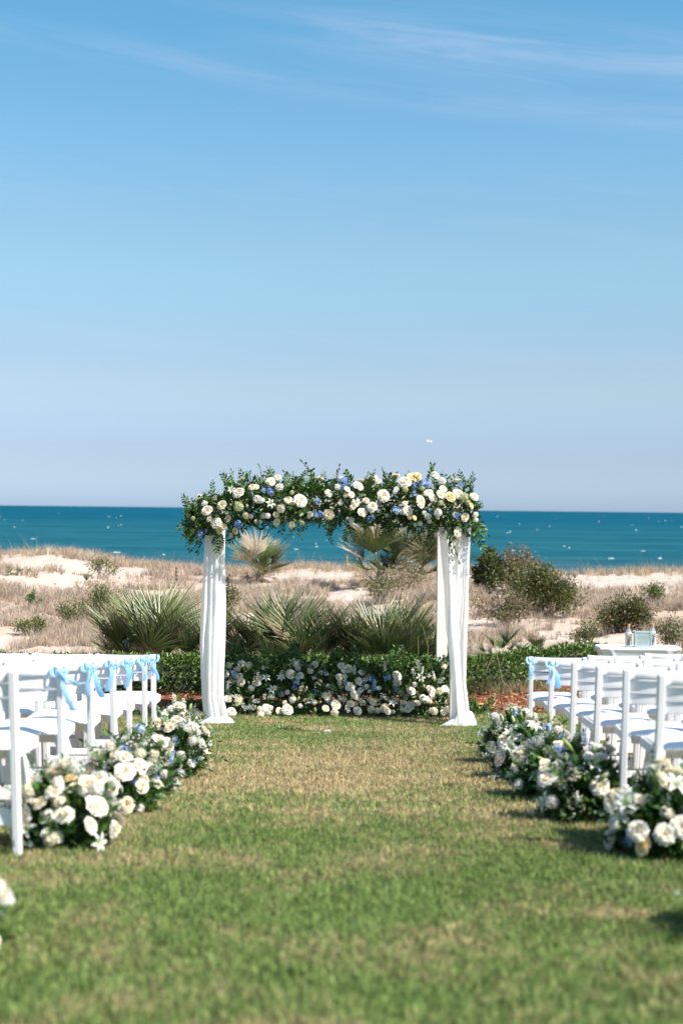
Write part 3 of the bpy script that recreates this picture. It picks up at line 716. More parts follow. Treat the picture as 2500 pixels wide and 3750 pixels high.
# ------------------------------------------------------------------ dune marker posts, gull
for lab, px, py, yy, hpx in (('short weathered marker post on the crest seen through the arch', 1268, 2085, 40.0, 52), ('thin pale stake on the dune just outside the single straight drape', 648, 2118, 36.0, 40)):
    p = at(px, py, yy); h = hpx*yy/F_PX; t = thing('marker_post', lab, 'post', (p.x, yy, min(p.z, float(dune_z(p.x, yy)))), 0, 'wooden posts on the dune')
    hh = h+(p.z-t.location.z); mb = MB(); mb.lathe([(.035, -.1), (.036, hh*.5), (.033, hh*.97), (.02, hh)], 8, (.16, .12, .09)); mb.obj('shaft', M_wood, t)
    for k in range(3):
        mb = MB(); z = hh*(.35+.22*k); mb.lathe([(.039, z), (.042, z+.015), (.039, z+.03)], 8, (.30, .24, .18)); mb.obj('band', M_wood, t)
p = at(1570, 1618, 90.0)
gull = thing('gull', 'tiny white gull gliding above the sea over the arch', 'bird', p, .5)
mb = MB(); mb.bar([(-.2, 0, 0), (-.1, 0, .01), (.05, 0, .02), (.16, 0, .03), (.22, 0, .03)], [.01, .05, .06, .035, .008], 8, (.75, .75, .75))
for s_ in (-1, 1):
    mb.grid([[(.06, s_*.03, .03), (-.06, s_*.03, .03)], [(.08, s_*.18, .10), (-.03, s_*.18, .10)], [(.02, s_*.36, .09), (-.03, s_*.36, .09)], [(-.05, s_*.46, .06), (-.06, s_*.46, .06)]], (.62, .63, .66))
mb.obj('body', M_plain, gull, True)

# ------------------------------------------------------------------ arch
arch = thing('wedding_arch', 'whitewashed wooden arch frame carrying garland and drapes', 'arch', (0, 15.72, 0))
def wpost(x, y, w_, z0, z1):
    mb = MB(); mb.box((x-w_/2, y-w_/2, z0), (x+w_/2, y+w_/2, z1), (.79, .725, .66), .006); return mb
xl, xr = at(800, 2300, 15.9).x, at(1616, 2300, 15.9).x
xfl, xfr = at(786, 2300, 15.15).x, at(1668, 2300, 15.15).x
YB, YF = .18, -.57
for x, y in ((xl, YB), (xr, YB), (xfl, YF), (xfr, YF)): wpost(x, y, .118, 0, 2.27).obj('post', M_wood, arch)
for x, y in ((xl, YB), (xr, YB)):
    mb = MB(); mb.box((x-.12, y+.07, 0), (x+.12, y+.16, .03), (.70, .62, .54), .006); mb.obj('base', M_wood, arch)
for x0_, x1_, y in ((xl, xr, YB), (xfl, xfr, YF)):
    mb = MB(); mb.box((x0_-.0625, y-.0625, 2.273), (x1_+.0625, y+.0625, 2.36), (.79, .725, .66), .006); mb.obj('beam', M_wood, arch)
for x0_, x1_ in ((xl, xfl), (xr, xfr)):
    mb = MB(); mb.bar([(x0_, YB-.066, 2.315), (x1_, YF+.066, 2.315)], .05, 4, (.79, .725, .66)); mb.obj('side_rail', M_wood, arch)

def drape(edges, y_of, nfold, amp, seed, nu=46, nv=70):
    """edges: list of (py, pxl, pxr); hanging cloth whose folds run down it"""
    rr = random.Random(seed); py = [e[0] for e in edges]; L = [e[1] for e in edges]; Rr = [e[2] for e in edges]
    ph = [rr.uniform(0, 6.28) for _ in range(4)]; P = []
    for i in range(nv+1):
        v = i/nv; yy = py[0]+(py[-1]-py[0])*v; xl_, xr_ = np.interp(yy, py, L), np.interp(yy, py, Rr); Y0 = y_of(yy, v)
        row = []
        for j in range(nu+1):
            u = j/nu; uu = u+.012*math.sin(7*v+ph[0])
            f = math.sin(uu*nfold*6.283+ph[1]+.9*math.sin(3*v+ph[2]))+.45*math.sin(uu*nfold*2.3*6.283+ph[3]+1.3*v)+.2*math.sin(uu*nfold*4.1*6.283+2*v)
            edge = math.sin(math.pi*u)**.5
            env = (amp*(.65+.5*v)*f*edge) - .05*edge
            env += amp*1.1*(float(fbm(u*2.2+seed, v*5.0+seed*3, 71))-.5)*edge + amp*.9*(float(fbm(u*5+v*3+seed, v*9, 73))-.5)*edge
            px = xl_+(xr_-xl_)*u; q = at(px+2.0*math.sin(uu*nfold*6.283*1.5+ph[2]), yy, Y0+env); row.append(q)
        P.append(row)
    return P
def pool(cx, cy, r, h, seed, n=44, k=12, squash=.62, tail=None):
    """crumpled heap of cloth lying on the grass"""
    rr = random.Random(seed); P = []; ph = [rr.uniform(0, 6.28) for _ in range(6)]
    for i in range(k+1):
        v = i/k; row = []
        for j in range(n):
            a_ = 6.283*j/n; rad = r*(.45+.55*v**.9)*(1+.16*math.sin(3*a_+ph[0])+.12*math.sin(5*a_+ph[1]+v*2)+.05*math.sin(11*a_+ph[2]))
            z = h*(1-v**1.7)*(1+.16*math.sin(7*a_+ph[3]+v*3)+.08*math.sin(13*a_+ph[4]-v*4))+.008+.012*math.sin(9*a_+ph[5])*math.sin(v*3.1)
            if tail and v > .5:
                w_ = max(0, math.cos(a_-tail[0]))**6; rad += tail[1]*w_*(v-.5)*2; z *= 1-.3*w_
            row.append((cx+rad*math.cos(a_), cy+rad*math.sin(a_)*squash, max(z, .006)+lawn_z(cx, cy)))
        P.append(row)
    return P
dl = thing('drape', 'single straight white chiffon drape pooling on the lawn', 'drape', at(790, 2660, 14.85), 0, 'chiffon drapes on the arch')
o_ = dl.location
mb = MB(); mb.grid([[q-o_ for q in row] for row in drape([(1960, 752, 818), (2050, 748, 822), (2200, 741, 826), (2350, 734, 824), (2480, 738, 818), (2560, 742, 818), (2620, 748, 834), (2652, 752, 846)], lambda yy, v: 15.02-.17*v, 1.7, .026, 1)]); mb.obj('panel', M_chiffon, dl, True)
cx = at(797, 2650, 14.85)
mb = MB(); mb.grid([[Vector(q)-o_ for q in row] for row in pool(cx.x, 14.80, .145, .055, 4, tail=(3.4, .16))], close=True); mb.obj('hem', M_chiffon, dl, True)
dr = thing('drape', 'white chiffon drape split in two strands beside the bare post', 'drape', at(1680, 2655, 14.85), 0, 'chiffon drapes on the arch')
o_ = dr.location
mb = MB(); mb.grid([[q-o_ for q in row] for row in drape([(1930, 1606, 1650), (2000, 1612, 1662), (2150, 1626, 1668), (2300, 1632, 1672), (2400, 1645, 1682), (2500, 1652, 1690), (2600, 1654, 1700), (2650, 1648, 1712)], lambda yy, v: 14.93-.08*v, 1.2, .026, 7, 30)]); mb.obj('strand', M_chiffon, dr, True)
mb = MB(); mb.grid([[q-o_ for q in row] for row in drape([(1930, 1658, 1722), (2000, 1664, 1719), (2150, 1660, 1714), (2300, 1640, 1710), (2400, 1645, 1706), (2500, 1658, 1704), (2600, 1662, 1716), (2650, 1660, 1728)], lambda yy, v: 15.03-.16*v, 1.3, .026, 9, 34)]); mb.obj('strand', M_chiffon, dr, True)
cx = at(1692, 2650, 14.85)
mb = MB(); mb.grid([[Vector(q)-o_ for q in row] for row in pool(cx.x, 14.82, .115, .15, 8, tail=(3.3, .16))], close=True); mb.obj('hem', M_chiffon, dr, True)

# ------------------------------------------------------------------ flowers (unit meshes: face +Z, radius about 1)
IV, CR, YE, WH = (.85, .81, .72), (.83, .76, .57), (.80, .62, .33), (.84, .84, .80)
BL, BP, BD = (.22, .36, .68), (.48, .58, .78), (.14, .26, .60)
def rose_mesh(seed, cin, cout):
    rr = random.Random(seed); mb = MB()
    rings = [(3, .16, .26, .62), (4, .30, .46, .64), (5, .45, .66, .56), (6, .62, .86, .42), (7, .78, 1.06, .22)]
    for ri, (n, r0, r1, h) in enumerate(rings):
        f = ri/(len(rings)-1); a0 = rr.uniform(0, 6.28)
        for i in range(n):
            ac = a0+6.283*i/n+rr.uniform(-.1, .1); hw = 3.1416/n*1.25; hh = h*rr.uniform(.9, 1.08); P = []; cl = []
            rj = rr.uniform(.93, 1.06)
            for k in range(4):
                t_ = k/3; row = []
                for j in range(5):
                    s_ = (j-2)/2; wv = math.sqrt(max(0, 1-.35*s_*s_*t_))
                    ang = ac+s_*hw*(.55+.45*math.sin(1.2+t_*1.6)); rad = (r0*.5+(r1*rj-r0*.5)*(t_**1.15)) * (1+.07*s_*s_)
                    if t_ == 1: rad *= 1.06
                    zz = -.25*f + (hh+.25*f)*(math.sin(t_*1.45)**.9)*wv - (.10*f if t_ == 1 else 0) + rr.uniform(-.015, .015)
                    row.append((rad*math.cos(ang), rad*math.sin(ang), zz))
                    q = f*.8+.2*t_; cl.append(tuple(cin[c_]*(1-q)+cout[c_]*q for c_ in range(3)))
                P.append(row)
            mb.add([p for row in P for p in row], [(a_*5+b_, a_*5+b_+1, a_*5+b_+6, a_*5+b_+5) for a_ in range(3) for b_ in range(4)], cl)
    mb.lathe([(.001, -.35), (.3, -.3), (.42, -.12), (.2, .1)], 8, (.07, .13, .03)); return mb.mesh('rose', M_petal, True)
def floret(mb, p, d, r, col, rr, n=5):
    Mx = Matrix.Translation(p) @ rot_to(d, rr.uniform(0, 6.28)); vs = [Mx @ Vector((0, 0, -.15*r))]; fs = []
    for i in range(n):
        a_ = 6.283*i/n
        for da, q, z in ((-.5, .75, .1), (0, 1.05, .22), (.5, .75, .1)): vs.append(Mx @ Vector((math.cos(a_+da)*r*q, math.sin(a_+da)*r*q, z*r)))
        b = 1+3*i; fs += [(0, b, b+1), (0, b+1, b+2)]
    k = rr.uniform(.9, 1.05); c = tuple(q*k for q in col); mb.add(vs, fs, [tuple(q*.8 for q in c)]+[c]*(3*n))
def cluster_mesh(name, seed, cols, n, fr, zlen=1.0, taper=.0):
    rr = random.Random(seed); mb = MB()
    for i in range(n):
        u = (i+.5)/n; ph = i*2.39996
        if zlen > 1.3:   # spike
            z = -.6+zlen*1.6*u; rad = .62*(1-taper*u)*rr.uniform(.8, 1.05); p = Vector((rad*math.cos(ph), rad*math.sin(ph), z)); d = Vector((math.cos(ph), math.sin(ph), .35+.8*u))
            r_ = fr*(1-.5*taper*u)
        else:
            ct = 1-1.35*u; st = math.sqrt(max(0, 1-ct*ct)); d = Vector((st*math.cos(ph), st*math.sin(ph), ct)); p = d*.72*(rr.uniform(.85, 1.1) if name != 'blue_flower' else rr.uniform(.45, 1.5)); p.z *= .8; r_ = fr
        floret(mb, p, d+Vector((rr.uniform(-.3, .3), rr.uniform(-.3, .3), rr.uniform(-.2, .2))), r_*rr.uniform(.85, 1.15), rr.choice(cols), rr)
    if zlen > 1.3: mb.bar([(0, 0, -1.4), (0, 0, -.6), (.03, 0, -.6+1.55*zlen)], [.07, .07, .03], 5, (.10, .17, .05))
    else: mb.bar([(0, 0, -1.0), (0, 0, .1)], [.06, .05], 5, (.10, .17, .05))
    return mb.mesh(name, M_petal, True)
def lily_mesh(seed):
    rr = random.Random(seed); mb = MB()
    for i in range(6):
        a_ = 6.283*i/6+rr.uniform(-.08, .08); P = []; cl = []
        for k in range(6):
            t_ = k/5; rad = .08+.95*t_**1.3; z = .75*math.sin(min(1, t_*1.1)*1.9)-.2*t_*t_; wv = .20*math.sin(.35+t_*2.6)
            c0 = Vector((rad*math.cos(a_), rad*math.sin(a_), z)); sd = Vector((-math.sin(a_), math.cos(a_), 0))*wv
            P += [c0-sd+Vector((0, 0, wv*.4)), c0, c0+sd+Vector((0, 0, wv*.4))]; q = max(0, 1-t_*2.2)
            cc = (.84-.3*q, .84-.1*q, .78-.45*q); cl += [cc, tuple(x_*.93 for x_ in cc), cc]
        mb.add(P, [(k*3+j, k*3+j+1, k*3+j+4, k*3+j+3) for k in range(5) for j in range(2)], cl)
    for i in range(5):
        a_ = i*1.2566; e = (.3*math.cos(a_), .3*math.sin(a_), .9); mb.bar([(0, 0, .05), e], .012, 4, (.5, .55, .2)); mb.bar([e, (e[0]*1.2, e[1]*1.2, .93)], .03, 4, (.42, .22, .05))
    mb.bar([(0, 0, -.7), (0, 0, .1)], [.05, .09], 6, (.2, .3, .08)); return mb.mesh('lily', M_petal, True)
def bud_mesh(col0, col1):
    mb = MB(); P = []; cl = []
    for r_, z in [(.04, -.3), (.10, 0), (.22, .3), (.27, .75), (.22, 1.2), (.10, 1.55), (.01, 1.7)]:
        P.append([(r_*(1+.12*(j % 2))*math.cos(j*.7854), r_*(1+.12*(j % 2))*math.sin(j*.7854), z) for j in range(8)]); q = min(1, max(0, z/1.5)); cl += [tuple(col0[c_]*(1-q)+col1[c_]*q for c_ in range(3))]*8
    mb.grid(P, cl, True); mb.bar([(0, .1, -1.3), (0, 0, -.2)], .04, 5, (.10, .18, .04)); return mb.mesh('lily_bud', M_petal, True)
def filler_mesh(seed, col):
    rr = random.Random(seed); mb = MB()
    for i in range(11):
        d = Vector((rr.gauss(0, .55), rr.gauss(0, .55), 1)).normalized(); e = d*rr.uniform(.8, 1.4); mb.bar([(0, 0, -.4), e*.55, e], [.03, .022, .015], 4, (.12, .18, .07))
        for k in range(7):
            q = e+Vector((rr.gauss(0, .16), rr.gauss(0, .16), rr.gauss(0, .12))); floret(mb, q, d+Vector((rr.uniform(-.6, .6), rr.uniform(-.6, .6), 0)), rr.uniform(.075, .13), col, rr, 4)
    return mb.mesh('filler_flower', M_petal, True)
def sprig_mesh(seed, n, L, lf, wf, cols, pair=True, bend=.25, name='leaf_sprig'):
    rr = random.Random(seed); mb = MB(); ax = rr.uniform(0, 6.28); B = Vector((math.cos(ax), math.sin(ax), 0))
    def pt(u): return Vector((0, 0, L*u))+B*(bend*L*u*u)
    mb.bar([pt(0), pt(.33), pt(.66), pt(1)], [.0028, .0024, .0018, .001], 4, (.06, .10, .03))
    for i in range(n):
        u = .16+.84*i/(n-1); p = pt(u); tg = (pt(min(1, u+.05))-pt(u-.05)).normalized()
        sd = tg.cross(B).normalized(); sg = 1 if i % 2 else -1
        d = (sd*sg*rr.uniform(.6, 1.0)+tg*rr.uniform(.5, .9)+B*rr.uniform(-.45, .45)).normalized() if i < n-1 else tg
        l_ = lf*rr.uniform(.75, 1.15)*(1-.35*u); w_ = wf*rr.uniform(.8, 1.15)*(1-.3*u); nn = d.cross(tg if abs(d.dot(tg)) < .95 else B).normalized(); s2 = d.cross(nn).normalized()
        if rr.random() < .5: s2 = (s2+nn*rr.uniform(-.8, .8)).normalized()
        n2 = d.cross(s2); c = tuple(q*rr.uniform(.75, 1.2) for q in rr.choice(cols))
        mb.add([p, p+d*l_*.3+s2*w_*.42+n2*w_*.15, p+d*l_*.7+s2*w_*.40+n2*w_*.1, p+d*l_-n2*l_*.1, p+d*l_*.7-s2*w_*.40+n2*w_*.1, p+d*l_*.3-s2*w_*.42+n2*w_*.15, p+d*l_*.5],
               [(0, 1, 6), (1, 2, 6), (2, 3, 6), (3, 4, 6), (4, 5, 6), (5, 0, 6)], c)
    return mb.mesh(name, M_leaf)
ROSE_W = [rose_mesh(1, (.84, .74, .56), (.85, .80, .71)), rose_mesh(2, (.83, .73, .56), (.85, .82, .75))]
ROSE_C = [rose_mesh(3, (.82, .70, .47), (.84, .78, .64)), rose_mesh(4, (.81, .66, .43), (.84, .77, .62))]
ROSE_Y = [rose_mesh(5, (.78, .55, .22), (.82, .70, .44))]
STOCK = [cluster_mesh('stock_flower', 6+i, [WH, IV], 30, .30) for i in range(2)]
STOCKC = [cluster_mesh('stock_flower', 16, [CR, IV, (.82, .76, .6)], 30, .30)]
SPIKE = [cluster_mesh('flower_spike', 26, [WH, IV], 44, .28, 2.0, .7), cluster_mesh('flower_spike', 27, [CR, (.82, .74, .5), IV], 44, .28, 2.0, .7)]
BLUE = [cluster_mesh('blue_flower', 36, [BL, BP, (.2, .33, .68), BD], 20, .36), cluster_mesh('blue_flower', 37, [BP, (.55, .64, .80), BL], 20, .34)]
BSPIKE = [cluster_mesh('delphinium', 38, [BP, (.5, .6, .82), BL], 44, .27, 2.0, .6)]
ANT = [cluster_mesh('antique_hydrangea', 39, [(.55, .55, .30), (.66, .62, .42), (.42, .46, .2)], 40, .24)]
LILY = [lily_mesh(40), lily_mesh(41)]
BUD = [bud_mesh((.16, .26, .05), (.44, .50, .18)), bud_mesh((.25, .34, .09), (.66, .68, .42))]
FILL = [filler_mesh(50, (.74, .76, .66)), filler_mesh(51, (.80, .80, .78)), filler_mesh(52, (.76, .72, .52))]
SPR = [sprig_mesh(60+i, 14, .24, .068, .031, GREENS, bend=.15+.1*(i % 3)) for i in range(5)] + [sprig_mesh(66+i, 9, .2, .075, .034, GREENS+[(.08, .15, .03)], bend=.2) for i in range(3)]
EUC = [sprig_mesh(70+i, 14, .26, .036, .032, [(.16, .22, .17), (.20, .26, .20), (.12, .18, .13)], bend=.15, name='eucalyptus_sprig') for i in range(2)]
BRD = [sprig_mesh(80+i, 5, .14, .10, .05, [(.035, .09, .02), (.055, .12, .025)], bend=.2) for i in range(2)]
KINDS = {'w': ROSE_W, 'c': ROSE_C, 'y': ROSE_Y, 's': STOCK, 'k': STOCKC, 'p': [SPIKE[0]], 'q': [SPIKE[1]], 'b': [BLUE[0]], 'l': [BLUE[1]], 'd': BSPIKE, 'a': ANT, 'L': LILY, 'u': [BUD[0]], 'U': [BUD[1]], 'f': FILL}
def flower(par, org, kind, p, d, rad, rr):
    me = rr.choice(KINDS[kind]); sc = {'u': .9, 'U': .9, 'p': .85, 'q': .85, 'd': .85, 'f': .8, 'L': 1.0}.get(kind, 1.0)*rad
    o = put(me.name.split('.')[0], me, par, xf(Vector(p)-org, d, sc, rr.uniform(0, 6.28), sc*rr.uniform(.8, 1.3)))
    return o

# ------------------------------------------------------------------ garland on the arch
rr = random.Random(99)
top = [(640, 1925), (690, 1855), (740, 1800), (800, 1775), (900, 1750), (1000, 1745), (1100, 1755), (1200, 1750), (1300, 1748), (1450, 1742), (1600, 1735), (1700, 1765), (1760, 1830), (1785, 1920)]
bot = [(640, 1945), (690, 1985), (760, 1985), (850, 1950), (950, 1935), (1050, 1935), (1150, 1915), (1250, 1940), (1350, 1945), (1450, 1950), (1550, 1965), (1650, 1985), (1750, 1970), (1785, 1950)]
GY0 = 15.06
def gar(px):
    t_ = np.interp(px, [q[0] for q in top], [q[1] for q in top]); b_ = np.interp(px, [q[0] for q in bot], [q[1] for q in bot])
    c0 = at(px, (t_+b_)/2, GY0); hz = (b_-t_)/2*GY0/F_PX; return c0, max(hz, .05)
garland = thing('flower_garland', 'long garland of cream roses, blue flowers and greenery over the arch', 'garland', (at(1220, 1850, GY0)))
go = garland.location.copy()
n = 9500; Ps = []; Ds = []
for i in range(n):
    px = rr.uniform(685, 1752); c0, hz = gar(px); th_ = rr.uniform(0, 6.283); k = math.sqrt(rr.uniform(.2, 1.0))*rr.uniform(.72, 1.0)*(.8+.35*math.sin(px*.045)*math.sin(px*.021+th_*2))
    d = Vector((rr.uniform(-.5, .5), math.cos(th_), math.sin(th_)))
    Ps.append(tuple(c0+Vector((0, math.cos(th_)*k*.42, math.sin(th_)*k*hz))-go)); Ds.append(tuple(d))
V, Fc, c = leaf_cloud(np.array(Ps), np.array(Ds)+NR.randn(n, 3)*.7, .060, .029, GREENS+[(.07, .13, .03)])
tag(put('foliage', np_mesh('foliage', V, Fc, c, M_leaf), garland), kind='stuff')
for i in range(230):
    px = rr.uniform(700, 1735); c0, hz = gar(px)
    th_ = rr.choice([rr.gauss(1.57, .5), rr.gauss(3.14, .9), rr.gauss(-1.4, .5), rr.uniform(0, 6.28)])
    k = rr.uniform(.1, .78); p = c0+Vector((0, math.cos(th_)*k*.32, math.sin(th_)*k*hz))
    edge = (px-1220)/560; lat = rr.uniform(-.6, .6)+.45*edge**3
    d = Vector((lat, math.cos(th_), math.sin(th_)+(.1 if th_ > 0 else -.1)))
    put('leaf_sprig', rr.choice(SPR+SPR[:5]), garland, xf(p-go, d, rr.uniform(.75, 1.05)))
for px, py, dx, dz, s_ in [(660, 1925, -1, -.15, 1.1), (670, 1935, -1, -.6, 1.0), (690, 1960, -.7, -1, 1.0), (720, 1975, -.3, -1, 1.0), (735, 1975, .1, -1, 1.0), (800, 1970, .25, -1, 1.1), (815, 1970, .1, -1, .8), (690, 1930, -.9, -.4, 1.2),
                          (1660, 1985, .1, -1, 1.2), (1665, 2000, .3, -1, .9), (1745, 1985, .3, -1, 1.0), (1770, 1960, .5, -1, 1.1), (1775, 1930, .4, -1, .9), (1000, 1745, .05, 1, .9), (1105, 1745, .2, 1, .9), (1555, 1740, -.1, 1, 1), (1595, 1735, .1, 1, 1),
                          (1715, 1775, .7, .7, 1.0), (1485, 1745, -.05, 1, .8), (860, 1770, 0, 1, .9), (890, 1760, .1, 1, .9), (1260, 1950, -.1, -1, .9), (1200, 1945, 0, -1, .8), (1340, 1955, .1, -1, .7), (1060, 1940, -.3, -1, .8), (1090, 1940, .1, -1, .8), (980, 1940, -.3, -1, .8)]:
    put('leaf_sprig', rr.choice(SPR[:5]), garland, xf(at(px-dx*75, py+dz*52*(1 if dz > .3 else .55), GY0-.22)-go, (dx, -.25, dz), s_))
G5 = """w310,472,90 w612,303,100 c452,420,80 c738,248,60 c775,245,50 w917,195,75 w983,157,65 w1200,378,100 w1020,448,80 c1085,370,65 c1125,400,50 c968,507,55 c683,517,62 c728,525,45 c510,548,75 c465,628,60 c428,665,50 c330,550,55
w1470,306,72 c1472,507,85 c1115,605,55 c975,580,70 s285,405,60 c580,665,60 c540,705,45 s790,362,100 s835,372,70 s400,590,110 s1000,245,95 s850,520,80 s890,520,60 s425,780,70 s430,830,50 s1300,505,70 s1280,530,45 s1555,245,70 l245,710,80 f380,355,60
b605,597,85 b925,300,80 l850,280,60 b900,270,50 l1360,380,80 b1390,500,70 l1350,515,50 b245,680,60 b300,660,40 L545,280,75 L905,410,85 u425,275,50 u1250,240,50 u1150,467,50 U1220,495,60 u1190,560,50 u790,485,60 U840,455,50 u1135,240,45 u810,530,50
a610,430,95 a1215,590,60 a1120,300,60 f660,450,60 f1050,540,50 f1320,470,60 s820,575,45 s775,575,40 f500,500,50 u470,275,40 a175,545,60 f1560,470,50 f1130,300,50 u1130,550,45"""
G6 = """w290,236,82 w185,270,60 w225,320,65 c175,325,50 w265,395,65 c238,435,60 c363,375,55 w425,437,80 w330,490,72 w530,330,102 w733,200,118 y812,155,90 y860,140,60 w1025,135,88 w960,300,82 w1000,350,78 c885,385,90 w760,475,90 w715,475,60 y785,530,50 y828,540,45
w1100,263,60 c1080,315,70 y1170,340,95 w1245,310,90 w1398,338,86 y1370,425,45 c1310,535,75 w1240,678,96 c480,190,60 c735,400,45 s1085,190,90 s655,265,70 s640,290,50 s955,525,95 s920,490,60 s1055,490,80 s1050,540,45 s1410,510,70 s1415,560,60 s225,560,65 s235,605,55 s185,540,40
s880,595,60 s835,608,42 b160,190,80 b125,180,60 b150,250,50 l935,215,90 b890,225,60 l970,225,50 b830,245,60 b1265,220,62 l655,475,90 b635,455,50 b1235,515,62 l1205,520,40 b420,540,70 b390,560,50 b360,430,40 b820,300,40 u995,187,45 u790,390,45 u340,310,55 U735,330,50 u1010,290,40
a1300,340,100 a740,270,80 a1080,390,70 a1340,390,60 f1200,410,60 f1360,480,50 f560,520,50 f480,480,60 u60,440,50 U45,445,50 f120,390,50 w120,400,45 a900,260,50 s970,575,45 f640,560,60 u950,460,45 u1350,320,40 f1260,260,50"""
def place_list(txt, x0, y0, sc):
    for tok in txt.split():
        k, (cx_, cy_, dm) = tok[0], [float(q) for q in tok[1:].split(',')]
        px, py, r_ = x0+cx_*sc, y0+cy_*sc, dm*sc/2
        c0, hz = gar(px); q = at(px, py, GY0); rel = max(-.97, min(.97, (q.z-c0.z)/(hz+.06)))
        dep = .42*math.sqrt(1-rel*rel)+rr.uniform(-.03, .04)
        p = at(px, py, GY0-dep); d = Vector((rr.uniform(-.5, .8)+(px-1220)/900, -1.0, .38+rel*.8+rr.uniform(-.45, .5)))
        if k in 'uU': d = Vector((rr.uniform(-1, 1), -.5, rr.uniform(-1, .6)))
        flower(garland, go, k, p, d, r_*GY0/F_PX*rr.uniform(.88, 1.2), rr)
place_list(G5, 640, 1690, .3827); place_list(G6, 1200, 1690, .3827)
for i in range(45):   # blossoms round the back and the top of the garland
    px = rr.uniform(690, 1760); c0, hz = gar(px); th_ = rr.uniform(-.9, 1.5)
    flower(garland, go, rr.choice('wcsswcb'), c0+Vector((0, math.cos(th_)*.36, math.sin(th_)*hz)), (rr.uniform(-.3, .3), math.cos(th_), math.sin(th_)), rr.uniform(.04, .06), rr)

# ------------------------------------------------------------------ floor flowers under the arch
def bed_y(z): return 15.45+max(0, z)*.45
def at_bed(px, py):
    yy = 15.5
    for i in range(20): q = at(px, py, yy); yy = .5*yy+.5*bed_y(q.z)
    return at(px, py, yy)
BED = """w463,152,58 w510,165,42 w150,85,48 k70,95,50 k125,118,45 w45,150,48 k198,95,55 c147,203,50 c135,165,40 w248,205,50 w840,232,58 w868,280,58 w688,293,52 w748,345,60 c843,340,48 w441,402,64 w308,365,48 w275,395,48 s335,365,40 w1225,257,52 w1135,163,58 w1183,350,55 c1203,385,48 c1227,355,42 w1073,403,48 c1048,372,42 k1458,378,55 k1370,428,62 k740,410,62 c685,368,42 w1440,243,42 w1362,265,42 k1405,260,62 k130,322,62 w85,420,55 k965,315,48 k1347,328,35 s1020,240,40 s525,353,40 w885,395,50 k970,405,60
q770,200,52 k585,130,50 k500,95,52 s475,312,60 k1135,205,66 p865,135,48 p1060,120,44 p1290,150,44 p60,250,48 s440,265,42 d985,240,62 l500,205,55 b620,260,36 l1075,175,55 b810,205,36 b705,330,34 l100,150,60 b490,235,36 b1130,240,40 L345,255,64 L395,180,58 L305,175,56 L1115,345,66 L1280,180,64 U1310,240,60 u1265,290,50 u330,115,50 U1090,275,46 u1390,340,46 f600,100,70 f80,210,70 f250,150,60 f300,300,60 f560,330,60 f640,200,60 f720,250,60 f900,330,60 f1010,330,70 f1160,290,60 f1300,330,60 f1420,200,60 f1330,170,60 f160,400,60 f230,330,60 f820,390,60 f1100,420,50 f120,360,70 f200,380,70 p1370,175,44
s800,130,44 w525,160,40 s610,330,44 b975,180,50 s210,240,50 k800,310,40 s1250,215,44 k1010,410,46 s320,410,46 k265,430,40 k1170,420,44 w1300,300,40 s700,225,36 l400,275,40 s960,260,30"""
beds = [('floor bouquet touching the single straight drape, mostly shaded by the garland', 815, 1080), ('floor bouquet at the middle of the arch with pale blue delphinium', 1080, 1400), ('floor bouquet below the bare post and split drape with lilies', 1400, 1662)]
bo = []
for lab, x0, x1 in beds:
    p = at_bed((x0+x1)/2, 2610); t = thing('floor_bouquet', lab, 'flower arrangement', (p.x, 15.7, 0), 0, 'floor bouquets under the arch'); bo.append((t, x0, x1, t.location.copy()))
    Ps = []; Ds = []; n = int((x1-x0)*10.0)
    for i in range(n):
        px = rr.uniform(x0-8, x1+8); hmax = .60+.10*math.sin(px*.031)+.06*math.sin(px*.083); z = rr.uniform(0, 1)**.8*hmax; x_ = at(px, 2550, 15.8).x
        yy = bed_y(z)+rr.uniform(0, .35)**1.2; Ps.append((x_-p.x, yy-15.7, z)); Ds.append((rr.uniform(-.5, .5), -.7, .6))
    V, Fc, c = leaf_cloud(np.array(Ps), np.array(Ds)+NR.randn(n, 3)*.6, .06, .026, GREENS+[(.08, .13, .06), (.12, .19, .05), (.10, .16, .05)])
    tag(put('foliage', np_mesh('foliage', V, Fc, c, M_leaf), t), kind='stuff')
    for i in range(34):
        px = rr.uniform(x0, x1); z = rr.uniform(.03, .56); x_ = at(px, 2550, 15.8).x
        k_ = rr.choice('fffsskpwcUU'); flower(t, bo[-1][3], k_, Vector((x_, bed_y(z)-.05, z)), (rr.uniform(-.3, .8), -1, rr.uniform(.2, 1.3)), {'f': .07, 'w': .04, 'c': .038, 'p': .03, 'U': .05}.get(k_, .038)*rr.uniform(.8, 1.15), rr)
    for i in range(70):
        px = rr.uniform(x0, x1); z = rr.uniform(.03, .58); x_ = at(px, 2550, 15.8).x; q = Vector((x_, bed_y(z)+.06, z))
        me = rr.choice(SPR+SPR+EUC+BRD); put(me.name.split('.')[0], me, t, xf(q-t.location, (rr.uniform(-.9, .9), -.7, rr.uniform(.1, 1.2)), rr.uniform(.6, .95)))
for tok in BED.split():
    k, (cx_, cy_, dm) = tok[0], [float(q) for q in tok[1:].split(',')]
    px, py = 800+cx_*.574, 2380+cy_*.574
    t, x0, x1, o_ = min(bo, key=lambda q: abs(px-max(q[1], min(q[2], px))))
    p = at_bed(px, py); p = p+Vector((0, -.06, 0)); p.z = max(p.z, .03+rr.uniform(0, .07))
    d = Vector((rr.uniform(-.3, .8), -1.0, .5+rr.uniform(-.1, .6)))
    if k in 'pqd': d = Vector((rr.uniform(-.25, .25), -.35, 1))
    if k in 'uU': d = Vector((rr.uniform(-1, 1), -.7, rr.uniform(-.1, 1)))
    flower(t, o_, k, p, d, dm*.574/2*p.y/F_PX*1.05, rr)
